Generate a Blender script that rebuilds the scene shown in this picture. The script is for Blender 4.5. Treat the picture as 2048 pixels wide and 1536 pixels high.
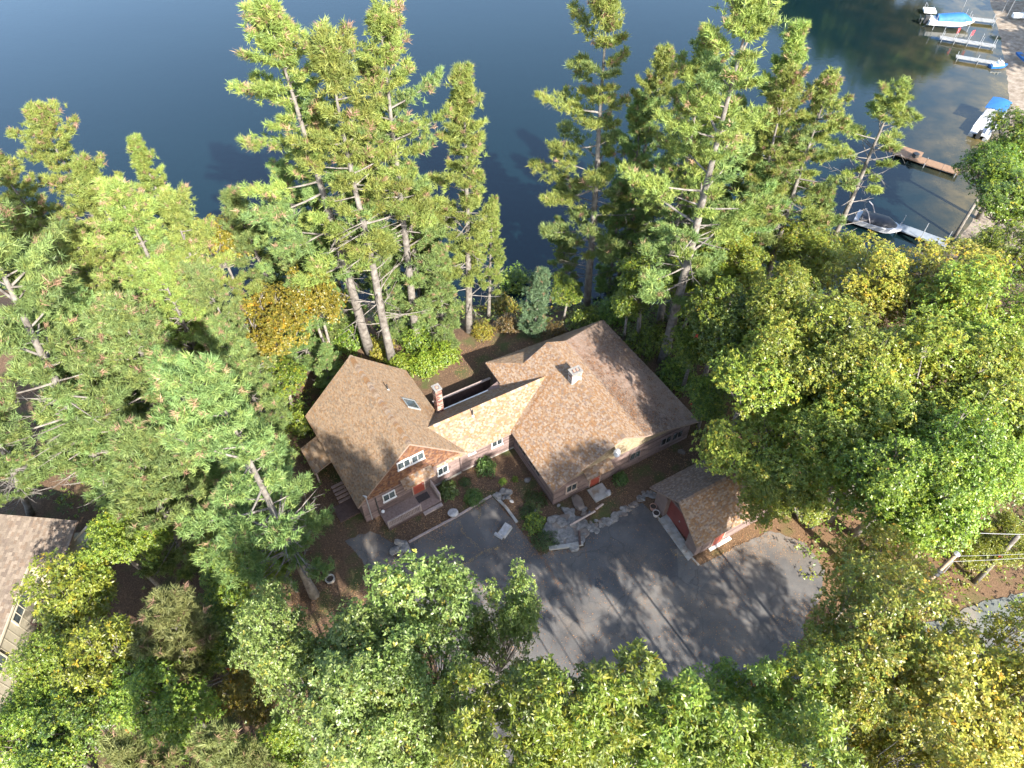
import bpy, math, random
import numpy as np
from mathutils import Vector, Quaternion

for o in list(bpy.data.objects):
    bpy.data.objects.remove(o, do_unlink=True)
scene = bpy.context.scene
C = scene.collection
R = math.radians

# ------------------------------------------------------------------ camera
CAM_H, PITCH, FPX = 50.0, R(50), 1420.0
cam_d = bpy.data.cameras.new('camera')
cam = bpy.data.objects.new('camera', cam_d); C.objects.link(cam)
cam.location = (0, 0, CAM_H)
cam.rotation_euler = (R(90) - PITCH, 0, 0)
cam_d.sensor_width = 36.0
cam_d.lens = FPX / 2048 * 36.0
cam_d.clip_start = 0.5
cam_d.clip_end = 3000
scene.camera = cam

# ------------------------------------------------------------------ sky and sun
SUN_EL, SUN_AZ = R(36), R(149)          # azimuth measured from +Y towards +X
world = bpy.data.worlds.new('World'); scene.world = world
world.use_nodes = True
wn = world.node_tree.nodes; wl = world.node_tree.links
sky = wn.new('ShaderNodeTexSky'); sky.sky_type = 'NISHITA'
sky.sun_disc = False
sky.sun_elevation = SUN_EL; sky.sun_rotation = SUN_AZ
sky.air_density = 1.0; sky.dust_density = 1.2; sky.ozone_density = 1.0
wn['Background'].inputs['Strength'].default_value = 0.15
wl.new(sky.outputs['Color'], wn['Background'].inputs['Color'])
sun_d = bpy.data.lights.new('sun', 'SUN')
sun_d.energy = 5.0; sun_d.angle = R(0.7); sun_d.color = (1.0, 0.945, 0.86)
sun = bpy.data.objects.new('sun', sun_d); C.objects.link(sun)
to_sun = Vector((math.sin(SUN_AZ) * math.cos(SUN_EL), math.cos(SUN_AZ) * math.cos(SUN_EL), math.sin(SUN_EL)))
sun.rotation_euler = to_sun.to_track_quat('Z', 'Y').to_euler()
sun.location = to_sun * 200
vs = scene.view_settings
vs.view_transform = 'Standard'; vs.look = 'None'; vs.exposure = 2.05; vs.gamma = 1.0
vs.use_curve_mapping = False
scene.cycles.max_bounces = 5
scene.cycles.use_adaptive_sampling = True
scene.cycles.adaptive_threshold = 0.02
scene.cycles.diffuse_bounces = 3
scene.cycles.glossy_bounces = 2
scene.cycles.transmission_bounces = 3
scene.cycles.transparent_max_bounces = 4

# ------------------------------------------------------------------ survey helpers
_cp, _sp = math.cos(PITCH), math.sin(PITCH)
def at(u, v, z=0.0):
    """ground survey: the place at height z that lies under photo pixel (u, v)"""
    a = (u - 1024) / FPX; b = (v - 768) / FPX
    d = np.array([a, _cp - b * _sp, -_sp - b * _cp])
    return np.array([0, 0, CAM_H]) + d * ((z - CAM_H) / d[2])

SHORE = np.array([(-400, 90), (-120, 66), (-60, 60), (-30, 57.5), (4, 57.2), (25, 57.5), (40, 60), (47, 63), (51.5, 67), (55.5, 71.7),
                  (66.3, 87.2), (71.4, 96.4), (76.3, 108.4), (82, 124.2), (86, 137), (95, 165), (112, 210), (150, 300), (260, 500)], float)
LAKE = -4.0
def shore_dist(x, y):
    """signed distance to the shore line, positive on land"""
    x = np.asarray(x, float); y = np.asarray(y, float)
    best = np.full(x.shape, 1e9)
    for (x0, y0), (x1, y1) in zip(SHORE[:-1], SHORE[1:]):
        dx, dy = x1 - x0, y1 - y0
        t = np.clip(((x - x0) * dx + (y - y0) * dy) / (dx * dx + dy * dy), 0, 1)
        best = np.minimum(best, np.hypot(x - x0 - t * dx, y - y0 - t * dy))
    ys = np.interp(x, SHORE[:, 0], SHORE[:, 1])
    d = np.where(y < ys, best, -best)
    e = (1 - np.sqrt(((x - 100) / 36) ** 2 + ((y - 190) / 50) ** 2)) * 36      # headland beyond the beach
    return np.maximum(d, e)

def smooth(a, b, x):
    t = np.clip((x - a) / (b - a), 0, 1)
    return t * t * (3 - 2 * t)

def ground(x, y):
    x = np.asarray(x, float); y = np.asarray(y, float)
    d = shore_dist(x, y)
    steep = -4.15 + 4.15 * smooth(-0.5, 9.5, d)
    beach = -4.15 + 0.11 * np.clip(d + 0.5, 0, 40)
    w = smooth(44, 60, x) * smooth(50, 66, y)
    z = steep * (1 - w) + beach * w
    z = np.where(d < 0, -4.15 + d * 0.10, z)
    # left neighbour's plot lies a little lower
    z = z - 1.2 * smooth(-20, -30, -0 + x) * smooth(0.5, 12, d) * 0.0
    return z
def gz(x, y):
    return float(ground(np.array([x]), np.array([y]))[0])

def frame(ox, oy, deg, oz=0.0):
    c, s = math.cos(R(deg)), math.sin(R(deg))
    return lambda a, b, z: (ox + a * c - b * s, oy + a * s + b * c, z + oz)

# ------------------------------------------------------------------ scene graph helpers
def tag(o, label=None, cat=None, group=None, kind=None):
    if label: o['label'] = label
    if cat: o['category'] = cat
    if group: o['group'] = group
    if kind: o['kind'] = kind
    return o
def empty(name, loc, label, cat, group=None):
    o = bpy.data.objects.new(name, None); C.objects.link(o)
    o.location = loc; o.empty_display_size = 0.3
    o['off'] = list(map(float, loc))
    return tag(o, label, cat, group)

class MB:
    def __init__(s):
        s.v = []; s.f = []; s.c = []; s.col = (1, 1, 1); s.mi = []; s.m = 0
    def add(s, vs, fs):
        n = len(s.v); s.v.extend([tuple(map(float, p)) for p in vs]); s.c.extend([s.col] * len(vs))
        s.f.extend([tuple(i + n for i in f) for f in fs]); s.mi.extend([s.m] * len(fs))
    def hexa(s, p):   # 8 points, bottom ring then top ring
        s.add(p, [(3, 2, 1, 0), (4, 5, 6, 7), (0, 1, 5, 4), (1, 2, 6, 5), (2, 3, 7, 6), (3, 0, 4, 7)])
    def box(s, F, a0, a1, b0, b1, z0, z1):
        s.hexa([F(a0, b0, z0), F(a1, b0, z0), F(a1, b1, z0), F(a0, b1, z0), F(a0, b0, z1), F(a1, b0, z1), F(a1, b1, z1), F(a0, b1, z1)])
    def prism(s, poly, off):   # polygon of 3D points extruded by off
        n = len(poly); q = [tuple(np.array(p) + np.array(off)) for p in poly]
        s.add(list(poly) + q, [tuple(range(n)), tuple(range(2 * n - 1, n - 1, -1))] + [(i, (i + 1) % n, n + (i + 1) % n, n + i) for i in range(n)])
    def tube(s, pts, rads, k=6, cap=True):
        pts = [np.array(p, float) for p in pts]; n0 = len(s.v); vs = []; fs = []
        prev = None
        for i, p in enumerate(pts):
            d = pts[min(i + 1, len(pts) - 1)] - pts[max(i - 1, 0)]
            d = d / (np.linalg.norm(d) + 1e-9)
            if prev is None:
                a = np.cross(d, (0, 0, 1) if abs(d[2]) < .9 else (1, 0, 0))
            else:
                a = prev - d * (prev @ d)
            a /= np.linalg.norm(a) + 1e-9; prev = a
            b = np.cross(d, a)
            r = rads[i] if hasattr(rads, '__len__') else rads
            for j in range(k):
                t = 2 * math.pi * j / k
                vs.append(p + r * (math.cos(t) * a + math.sin(t) * b))
        for i in range(len(pts) - 1):
            for j in range(k):
                fs.append((i * k + j, i * k + (j + 1) % k, (i + 1) * k + (j + 1) % k, (i + 1) * k + j))
        if cap:
            fs.append(tuple(range(k - 1, -1, -1))); fs.append(tuple((len(pts) - 1) * k + j for j in range(k)))
        s.add(vs, fs)
    def lathe(s, c, prof, k=16, close=True):  # profile of (r, z)
        vs = []; fs = []
        for r, z in prof:
            for j in range(k):
                t = 2 * math.pi * j / k
                vs.append((c[0] + r * math.cos(t), c[1] + r * math.sin(t), c[2] + z))
        for i in range(len(prof) - 1):
            for j in range(k):
                fs.append((i * k + j, i * k + (j + 1) % k, (i + 1) * k + (j + 1) % k, (i + 1) * k + j))
        if close:
            fs.append(tuple(range(k - 1, -1, -1))); fs.append(tuple((len(prof) - 1) * k + j for j in range(k)))
        s.add(vs, fs)
    def build(s, name, mats, parent=None, smooth=False, colors=False):
        off = np.array(root_off(parent))
        me = bpy.data.meshes.new(name)
        me.from_pydata([tuple(np.array(p) - off) for p in s.v], [], s.f)
        for m in (mats if isinstance(mats, (list, tuple)) else [mats]):
            me.materials.append(m)
        if any(s.mi): me.polygons.foreach_set('material_index', s.mi)
        if smooth: me.polygons.foreach_set('use_smooth', [True] * len(s.f))
        if colors:
            at_ = me.color_attributes.new('Col', 'FLOAT_COLOR', 'POINT')
            at_.data.foreach_set('color', np.c_[np.array(s.c, np.float32), np.ones(len(s.c), np.float32)].ravel())
        return link(name, me, parent)
def root_off(p):
    while p is not None:
        if 'off' in p: return list(p['off'])
        p = p.parent
    return (0, 0, 0)
def link(name, me, parent=None):
    o = bpy.data.objects.new(name, me); C.objects.link(o)
    if parent is not None: o.parent = parent
    return o
def np_mesh(name, V, nper, col, mat, smooth=False):
    """mesh of separate polygons with nper corners each; V (N*nper,3), col (N*nper,3)"""
    n = len(V) // nper
    me = bpy.data.meshes.new(name)
    me.vertices.add(len(V)); me.vertices.foreach_set('co', np.ascontiguousarray(V, np.float32).ravel())
    me.loops.add(len(V)); me.loops.foreach_set('vertex_index', np.arange(len(V), dtype=np.int32))
    me.polygons.add(n); me.polygons.foreach_set('loop_start', np.arange(n, dtype=np.int32) * nper)
    me.update(calc_edges=True)
    a = me.color_attributes.new('Col', 'FLOAT_COLOR', 'POINT')
    a.data.foreach_set('color', np.c_[col, np.ones(len(col))].astype(np.float32).ravel())
    me.materials.append(mat)
    return me

# ------------------------------------------------------------------ materials
def new_mat(name):
    m = bpy.data.materials.new(name); m.use_nodes = True
    nt = m.node_tree; b = nt.nodes['Principled BSDF']
    return m, nt, nt.nodes, nt.links, b
def noise(nt, scale, detail=4, rough=0.55, coord='Object', stretch=None):
    tc = nt.nodes.new('ShaderNodeTexCoord'); n = nt.nodes.new('ShaderNodeTexNoise')
    n.inputs['Scale'].default_value = scale; n.inputs['Detail'].default_value = detail; n.inputs['Roughness'].default_value = rough
    if stretch:
        mp = nt.nodes.new('ShaderNodeMapping'); mp.inputs['Scale'].default_value = stretch
        nt.links.new(tc.outputs[coord], mp.inputs['Vector']); nt.links.new(mp.outputs['Vector'], n.inputs['Vector'])
    else:
        nt.links.new(tc.outputs[coord], n.inputs['Vector'])
    return n.outputs['Fac']
def ramp(nt, fac, stops):
    r = nt.nodes.new('ShaderNodeValToRGB'); e = r.color_ramp.elements
    while len(e) < len(stops): e.new(0.5)
    for i, (p, c) in enumerate(stops):
        e[i].position = p; e[i].color = (*c, 1)
    nt.links.new(fac, r.inputs['Fac'])
    return r.outputs['Color']
def mix(nt, fac, a, b, mode='MIX'):
    m = nt.nodes.new('ShaderNodeMix'); m.data_type = 'RGBA'; m.blend_type = mode
    for sock, val in ((m.inputs[0], fac), (m.inputs[6], a), (m.inputs[7], b)):
        if isinstance(val, bpy.types.NodeSocket): nt.links.new(val, sock)
        elif isinstance(val, (tuple, list)): sock.default_value = (*val, 1)
        else: sock.default_value = val
    return m.outputs[2]
def bump(nt, b, h, strength=0.3, dist=0.05):
    n = nt.nodes.new('ShaderNodeBump'); n.inputs['Strength'].default_value = strength; n.inputs['Distance'].default_value = dist
    nt.links.new(h, n.inputs['Height']); nt.links.new(n.outputs['Normal'], b.inputs['Normal'])
def attr(nt, name='Col'):
    a = nt.nodes.new('ShaderNodeAttribute'); a.attribute_name = name
    return a.outputs['Color']

ALB = 0.78
def mottled(name, c1, c2, scale=3.0, rough=0.8, bmp=0.2, metal=0.0, c3=None, sc3=0.6):
    m, nt, N, L, b = new_mat(name)
    c1 = tuple(v * ALB for v in c1); c2 = tuple(v * ALB for v in c2)
    col = ramp(nt, noise(nt, scale, 6), [(0.3, c1), (0.7, c2)])
    if c3: col = mix(nt, ramp(nt, noise(nt, sc3, 5), [(0.5, (0, 0, 0)), (0.68, (1, 1, 1))]), col, c3)
    L.new(col, b.inputs['Base Color'])
    b.inputs['Roughness'].default_value = rough; b.inputs['Metallic'].default_value = metal
    if bmp: bump(nt, b, noise(nt, scale * 6, 4), bmp, 0.02)
    return m
def leafmat(name, trans=0.35, rough=0.5, spec=0.35, tint=(1.15, 1.1, 0.55)):
    m, nt, N, L, b = new_mat(name)
    oi = N.new('ShaderNodeObjectInfo'); hs = N.new('ShaderNodeHueSaturation')
    for sock, lo, hi in (('Value', 0.84, 1.16), ('Hue', 0.482, 0.512)):
        mr = N.new('ShaderNodeMapRange'); mr.inputs['To Min'].default_value = lo; mr.inputs['To Max'].default_value = hi
        L.new(oi.outputs['Random'], mr.inputs['Value']); L.new(mr.outputs[0], hs.inputs[sock])
    L.new(attr(nt), hs.inputs['Color']); c = hs.outputs['Color']
    L.new(c, b.inputs['Base Color']); b.inputs['Roughness'].default_value = rough
    b.inputs['Specular IOR Level'].default_value = spec
    t = N.new('ShaderNodeBsdfTranslucent'); L.new(mix(nt, 1.0, c, tint, 'MULTIPLY'), t.inputs['Color'])
    mx = N.new('ShaderNodeMixShader'); mx.inputs[0].default_value = trans
    L.new(b.outputs[0], mx.inputs[1]); L.new(t.outputs[0], mx.inputs[2])
    L.new(mx.outputs[0], N['Material Output'].inputs['Surface'])
    return m
def attr_mat(name, rough=0.85, nscale=8, amt=0.25, spec=0.3, big=None):
    m, nt, N, L, b = new_mat(name)
    c = mix(nt, amt, attr(nt), ramp(nt, noise(nt, nscale, 5), [(0.25, (0.25, 0.25, 0.25)), (0.75, (1.6, 1.55, 1.5))]), 'MULTIPLY')
    if big: c = mix(nt, ramp(nt, noise(nt, big[0], 4), [(0.45, (0, 0, 0)), (0.75, (big[2],) * 3)]), c, big[1])
    L.new(c, b.inputs['Base Color']); b.inputs['Roughness'].default_value = rough
    b.inputs['Specular IOR Level'].default_value = spec
    return m

M = {}
M['pine'] = leafmat('pine_needle', 0.34, 0.55, 0.3, (1.08, 1.1, 0.5))
M['leaf'] = leafmat('broad_leaf', 0.38, 0.42, 0.5, (1.1, 1.15, 0.4))
M['bark'] = mottled('grey_pine_bark', (0.08, 0.066, 0.054), (0.25, 0.225, 0.195), 2.6, 0.9, 0.6)
M['oakbark'] = mottled('pale_oak_bark', (0.09, 0.075, 0.06), (0.28, 0.25, 0.215), 3.5, 0.9, 0.5)
M['shingle'] = attr_mat('asphalt_shingle', 0.9, 14, 0.3, 0.2)
M['shingle_dirty'] = attr_mat('asphalt_shingle_stained', 0.9, 10, 0.4, 0.2, (1.1, (0.10, 0.075, 0.06), 0.55))
M['siding'] = attr_mat('mauve_brown_clapboard', 0.75, 5, 0.35, 0.25)
M['roofdeck'] = mottled('roof_sheathing', (0.20, 0.14, 0.105), (0.27, 0.19, 0.145), 4, 0.85)
M['wall'] = mottled('mauve_brown_wall', (0.15, 0.105, 0.095), (0.21, 0.15, 0.135), 3, 0.8)
M['fascia'] = mottled('weathered_fascia', (0.33, 0.24, 0.19), (0.45, 0.34, 0.27), 4, 0.8)
M['white'] = mottled('white_trim_paint', (0.62, 0.61, 0.58), (0.78, 0.77, 0.75), 6, 0.5, 0.05)
M['red'] = mottled('red_door_paint', (0.27, 0.05, 0.03), (0.35, 0.075, 0.045), 3, 0.5, 0.05)
M['darkred'] = mottled('dark_red_garage_paint', (0.17, 0.04, 0.032), (0.23, 0.058, 0.046), 2, 0.6, 0.05)
M['deck'] = mottled('weathered_deck_board', (0.17, 0.115, 0.095), (0.27, 0.195, 0.165), 6, 0.85, 0.2)
M['rail'] = mottled('greyed_rail_wood', (0.25, 0.19, 0.165), (0.40, 0.32, 0.28), 6, 0.8, 0.2)
M['darkwood'] = mottled('dark_stained_board', (0.055, 0.032, 0.026), (0.10, 0.06, 0.05), 5, 0.8, 0.2)
M['concrete'] = mottled('grey_concrete', (0.26, 0.24, 0.21), (0.42, 0.40, 0.36), 2.2, 0.9, 0.3, 0, (0.17, 0.13, 0.09), 1.3)
M['stone'] = mottled('lichened_granite', (0.10, 0.09, 0.08), (0.30, 0.275, 0.245), 3.2, 0.92, 0.7, 0, (0.09, 0.085, 0.08), 1.8)
M['stonewarm'] = mottled('brown_ledge_rock', (0.11, 0.08, 0.06), (0.27, 0.22, 0.18), 3.0, 0.92, 0.7, 0, (0.10, 0.075, 0.06), 1.5)
M['whitestone'] = mottled('pale_granite_block', (0.27, 0.255, 0.24), (0.44, 0.425, 0.41), 4, 0.85, 0.4)
M['mortar'] = mottled('chimney_mortar', (0.16, 0.15, 0.14), (0.26, 0.245, 0.225), 8, 0.9, 0.3)
M['brick'] = attr_mat('chimney_brick', 0.85, 20, 0.3, 0.2)
M['black'] = mottled('black_pipe', (0.02, 0.02, 0.02), (0.05, 0.05, 0.05), 8, 0.5, 0)
M['metal'] = mottled('grey_galvanised_metal', (0.36, 0.37, 0.38), (0.52, 0.53, 0.54), 8, 0.42, 0, 0.5)
M['beige'] = mottled('beige_board_wall', (0.30, 0.265, 0.19), (0.37, 0.33, 0.25), 1.5, 0.7, 0.08)
M['beigetrim'] = mottled('cream_trim_wood', (0.42, 0.375, 0.28), (0.52, 0.47, 0.36), 3, 0.7, 0.08)
M['alu'] = mottled('pale_dock_decking', (0.19, 0.19, 0.185), (0.28, 0.28, 0.27), 2, 0.6, 0.05)
M['gdock'] = mottled('grey_dock_decking', (0.15, 0.17, 0.19), (0.22, 0.24, 0.26), 2, 0.6, 0.05)
M['dockwood'] = mottled('brown_dock_plank', (0.15, 0.085, 0.045), (0.24, 0.145, 0.085), 4, 0.8, 0.2)
M['bluecloth'] = mottled('blue_canvas', (0.008, 0.085, 0.27), (0.014, 0.125, 0.35), 2, 0.7, 0.1)
M['teal'] = mottled('teal_canvas', (0.01, 0.35, 0.40), (0.02, 0.44, 0.48), 2, 0.7, 0.1)
M['gel'] = mottled('white_gelcoat', (0.70, 0.70, 0.69), (0.80, 0.80, 0.79), 1, 0.25, 0)
M['greygel'] = mottled('silver_grey_gelcoat', (0.34, 0.35, 0.37), (0.46, 0.47, 0.49), 1, 0.25, 0)
M['blackcloth'] = mottled('black_canvas', (0.012, 0.013, 0.017), (0.035, 0.036, 0.042), 1.2, 0.55, 0.3)
M['pinkmetal'] = mottled('bright_tower_tube', (0.5, 0.44, 0.44), (0.62, 0.56, 0.56), 3, 0.3, 0, 0.6)
M['redcloth'] = mottled('red_flag_cloth', (0.5, 0.03, 0.04), (0.6, 0.06, 0.07), 2, 0.7, 0)
M['wire'] = mottled('pale_cable', (0.22, 0.22, 0.22), (0.3, 0.3, 0.3), 2, 0.4, 0)
M['pole'] = mottled('weathered_pole_wood', (0.26, 0.19, 0.125), (0.44, 0.34, 0.24), 3, 0.9, 0.4)
M['litter'] = attr_mat('dry_leaf', 0.8, 20, 0.1, 0.2)
M['clay'] = mottled('terracotta', (0.33, 0.17, 0.12), (0.45, 0.26, 0.19), 5, 0.85, 0.1)
M['potwhite'] = mottled('faded_pot_glaze', (0.42, 0.36, 0.33), (0.55, 0.50, 0.47), 5, 0.7, 0.1)
M['soil'] = mottled('dark_soil', (0.03, 0.022, 0.016), (0.07, 0.05, 0.035), 12, 0.95, 0.3)

def glass_mat():
    m, nt, N, L, b = new_mat('dark_window_glass')
    L.new(ramp(nt, noise(nt, 0.8, 3), [(0.35, (0.02, 0.028, 0.032)), (0.65, (0.07, 0.085, 0.09))]), b.inputs['Base Color'])
    b.inputs['Roughness'].default_value = 0.06; b.inputs['Specular IOR Level'].default_value = 0.8
    return m
M['glass'] = glass_mat()

def ground_mat():
    m, nt, N, L, b = new_mat('leaf_litter_soil')
    c = ramp(nt, noise(nt, 9, 8, 0.7), [(0.28, (0.030, 0.021, 0.015)), (0.48, (0.080, 0.050, 0.031)), (0.62, (0.125, 0.080, 0.049)), (0.78, (0.20, 0.14, 0.09))])
    c = mix(nt, ramp(nt, noise(nt, 0.45, 5), [(0.52, (0, 0, 0)), (0.66, (0.75, 0.75, 0.75))]), c, (0.045, 0.065, 0.018))
    c = mix(nt, ramp(nt, noise(nt, 0.3, 4, coord='Generated', stretch=(40, 40, 40)), [(0.55, (0, 0, 0)), (0.75, (0.5, 0.5, 0.5))]), c, (0.20, 0.115, 0.055))
    sep = N.new('ShaderNodeSeparateColor'); L.new(attr(nt), sep.inputs[0])
    sand = ramp(nt, noise(nt, 1.4, 7, 0.65), [(0.3, (0.11, 0.085, 0.062)), (0.5, (0.20, 0.163, 0.125)), (0.72, (0.29, 0.25, 0.20))])
    c = mix(nt, sep.outputs[0], c, sand)
    L.new(c, b.inputs['Base Color']); b.inputs['Roughness'].default_value = 0.95; b.inputs['Specular IOR Level'].default_value = 0.15
    bump(nt, b, noise(nt, 14, 6, 0.7), 0.8, 0.06)
    return m
M['ground'] = ground_mat()

def asphalt_mat(name='worn_asphalt', dark=(0.043, 0.041, 0.040), light=(0.108, 0.100, 0.091)):
    m, nt, N, L, b = new_mat(name)
    c = ramp(nt, noise(nt, 0.35, 8, 0.62), [(0.32, dark), (0.70, light)])
    c = mix(nt, ramp(nt, noise(nt, 0.22, 7, 0.65), [(0.50, (0, 0, 0)), (0.66, (0.7, 0.7, 0.7))]), c, (0.135, 0.108, 0.082))
    c = mix(nt, 0.55, c, ramp(nt, noise(nt, 30, 4, 0.7), [(0.3, (0.45, 0.45, 0.45)), (0.7, (1.5, 1.5, 1.5))]), 'MULTIPLY')
    c = mix(nt, ramp(nt, noise(nt, 1.7, 6, 0.7), [(0.58, (0, 0, 0)), (0.70, (0.7, 0.7, 0.7))]), c, (0.12, 0.078, 0.05))
    pv = N.new('ShaderNodeTexVoronoi'); pv.inputs['Scale'].default_value = 0.16
    pt = N.new('ShaderNodeTexCoord'); L.new(pt.outputs['Object'], pv.inputs['Vector'])
    c = mix(nt, 0.55, c, ramp(nt, pv.outputs['Color'], [(0.2, (0.72, 0.74, 0.78)), (0.8, (1.45, 1.38, 1.28))]), 'MULTIPLY')
    vor = N.new('ShaderNodeTexVoronoi'); vor.feature = 'DISTANCE_TO_EDGE'; vor.inputs['Scale'].default_value = 0.23
    tc = N.new('ShaderNodeTexCoord'); nz = N.new('ShaderNodeTexNoise'); nz.inputs['Scale'].default_value = 0.8; nz.inputs['Detail'].default_value = 5
    L.new(tc.outputs['Object'], nz.inputs['Vector'])
    ad = N.new('ShaderNodeVectorMath'); ad.operation = 'MULTIPLY_ADD'
    ad.inputs[1].default_value = (1.6, 1.6, 0)
    L.new(nz.outputs['Color'], ad.inputs[0]); L.new(tc.outputs['Object'], ad.inputs[2]); L.new(ad.outputs[0], vor.inputs['Vector'])
    c = mix(nt, ramp(nt, vor.outputs['Distance'], [(0.0, (0.55, 0.55, 0.55)), (0.012, (0, 0, 0))]), c, (0.03, 0.027, 0.025))
    L.new(c, b.inputs['Base Color']); b.inputs['Roughness'].default_value = 0.88
    bump(nt, b, noise(nt, 40, 3), 0.35, 0.01)
    return m
M['asphalt'] = asphalt_mat()
M['road'] = asphalt_mat('road_asphalt', (0.055, 0.062, 0.058), (0.085, 0.092, 0.087))

def water_mat():
    m, nt, N, L, b = new_mat('lake_water')
    sep = N.new('ShaderNodeSeparateColor'); L.new(attr(nt), sep.inputs[0])
    deep = ramp(nt, noise(nt, 0.03, 4), [(0.3, (0.0018, 0.0078, 0.0102)), (0.7, (0.0026, 0.0098, 0.0122))])
    bed = ramp(nt, noise(nt, 0.22, 7, 0.65), [(0.32, (0.016, 0.020, 0.012)), (0.5, (0.055, 0.045, 0.018)), (0.7, (0.13, 0.095, 0.035))])
    L.new(mix(nt, sep.outputs[0], deep, bed), b.inputs['Base Color'])
    b.inputs['Roughness'].default_value = 0.03; b.inputs['IOR'].default_value = 1.40
    L.new(ramp(nt, noise(nt, 0.05, 4, 0.6, stretch=(0.35, 1.2, 1)), [(0.35, (0.02,) * 3), (0.7, (0.11,) * 3)]), b.inputs['Roughness'])
    n1 = noise(nt, 1.6, 5, 0.6, stretch=(0.7, 1.4, 1)); n2 = noise(nt, 0.12, 4, 0.6, stretch=(0.4, 1.5, 1))
    mm = N.new('ShaderNodeMath'); mm.operation = 'MULTIPLY'; L.new(n1, mm.inputs[0]); L.new(n2, mm.inputs[1])
    bump(nt, b, mm.outputs[0], 0.3, 0.06)
    return m
M['water'] = water_mat()

# ------------------------------------------------------------------ terrain, lake, paving
def grid_mesh(name, xs, ys, zf, mat, colf):
    X, Y = np.meshgrid(xs, ys); Z = zf(X, Y)
    V = np.c_[X.ravel(), Y.ravel(), Z.ravel()]
    nx, ny = len(xs), len(ys)
    i = np.arange(nx * ny).reshape(ny, nx)
    F = np.stack([i[:-1, :-1], i[:-1, 1:], i[1:, 1:], i[1:, :-1]], -1).reshape(-1, 4)
    me = bpy.data.meshes.new(name)
    me.vertices.add(len(V)); me.vertices.foreach_set('co', V.astype(np.float32).ravel())
    me.loops.add(F.size); me.loops.foreach_set('vertex_index', F.astype(np.int32).ravel())
    me.polygons.add(len(F)); me.polygons.foreach_set('loop_start', np.arange(len(F), dtype=np.int32) * 4)
    me.update(calc_edges=True)
    me.polygons.foreach_set('use_smooth', [True] * len(F))
    k = colf(X, Y).ravel()
    a = me.color_attributes.new('Col', 'FLOAT_COLOR', 'POINT')
    a.data.foreach_set('color', np.c_[k, k, k, np.ones_like(k)].astype(np.float32).ravel())
    me.materials.append(mat)
    return link(name, me)
_rs = np.random.RandomState(5)
def bumpy(X, Y):
    d = shore_dist(X, Y)
    n = 0.10 * np.sin(X * 0.9 + 1.3 * np.sin(Y * 0.5)) * np.sin(Y * 0.8 + np.sin(X * 0.6)) + 0.05 * np.sin(2.3 * X + Y) * np.sin(1.9 * Y - X)
    # flat around buildings and paving
    flat = np.maximum(smooth(13, 9, np.hypot((X - 1) / 1.9, (Y - 29) / 1.3)), smooth(-14, -10, X) * smooth(36, 30, Y) * smooth(70, 60, X))
    return ground(X, Y) + n * (1 - flat) * smooth(0, 4, np.abs(d)) - 0.02
xs = np.r_[np.linspace(-400, -60, 20)[:-1], np.linspace(-60, 100, 160), np.linspace(100, 420, 20)[1:]]
ys = np.r_[np.linspace(-120, 0, 14)[:-1], np.linspace(0, 140, 150), np.linspace(140, 620, 24)[1:]]
tag(grid_mesh('ground', xs, ys, bumpy, M['ground'],
              lambda X, Y: np.clip(smooth(15, 9, shore_dist(X, Y)) * smooth(46, 56, X) * smooth(58, 70, Y), 0, 1)), 'brown leaf-littered ground sloping to the lake', kind='structure')
xs = np.r_[np.linspace(-500, -100, 12)[:-1], np.linspace(-100, 110, 106), np.linspace(110, 520, 16)[1:]]
ys = np.r_[np.linspace(50, 160, 80), np.linspace(160, 700, 20)[1:]]
tag(grid_mesh('lake', xs, ys, lambda X, Y: np.full(X.shape, LAKE), M['water'],
              lambda X, Y: np.exp(-np.clip(-shore_dist(X, Y), 0, 99) / 7.0) * smooth(45, 62, X)), 'dark blue lake water', kind='structure')

def sheet(name, px, z, mat, label):
    m = MB(); P0 = [at(u, v, 0) for u, v in px]; rg = np.random.RandomState(len(px)); pts = []
    for a, b in zip(P0, P0[1:] + P0[:1]):        # worn, crumbling edge
        k = max(1, int(np.linalg.norm(b - a) / .35))
        for i in range(k):
            q = a + (b - a) * i / k
            pts.append(q + (np.r_[rg.normal(0, .055, 2), 0] if i else 0))
    m.add([(p[0], p[1], z) for p in pts], [tuple(range(len(pts)))])
    return tag(m.build(name, mat), label, kind='structure')
LOT = [(815, 1086), (985, 993), (1032, 1048), (1082, 1112), (1100, 1102), (1168, 1094), (1174, 1064), (1200, 1044), (1285, 1006), (1308, 1028),
       (1397, 1131), (1480, 1090), (1540, 1062), (1610, 1085), (1650, 1140), (1640, 1200), (1612, 1230), (1600, 1290), (1700, 1400), (1760, 1560),
       (1400, 1620), (1050, 1560), (900, 1400), (830, 1230), (790, 1168), (826, 1140)]
sheet('driveway', LOT, 0.012, M['asphalt'], 'worn grey asphalt driveway in front of the house')
sheet('side_path', [(690, 1082), (740, 1062), (812, 1100), (823, 1140), (792, 1168), (740, 1140)], 0.006, M['asphalt'], 'narrow asphalt path beside the stone pillar')
sheet('road', [(1880, 1240), (1960, 1205), (2060, 1183), (2500, 1080), (2600, 1500), (2000, 1700), (1790, 1580), (1640, 1330), (1700, 1290)], 0.020, M['road'], 'grey asphalt road at the right edge')
apron = MB()
apron.prism([at(u, v, 0) + np.array([0, 0, .0]) for u, v in [(1316, 1040), (1334, 1028), (1388, 1110), (1376, 1122)]], (0, 0, 0.06))
tag(apron.build('garage_apron', M['concrete']), 'pale concrete apron before the garage door', kind='structure')

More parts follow.
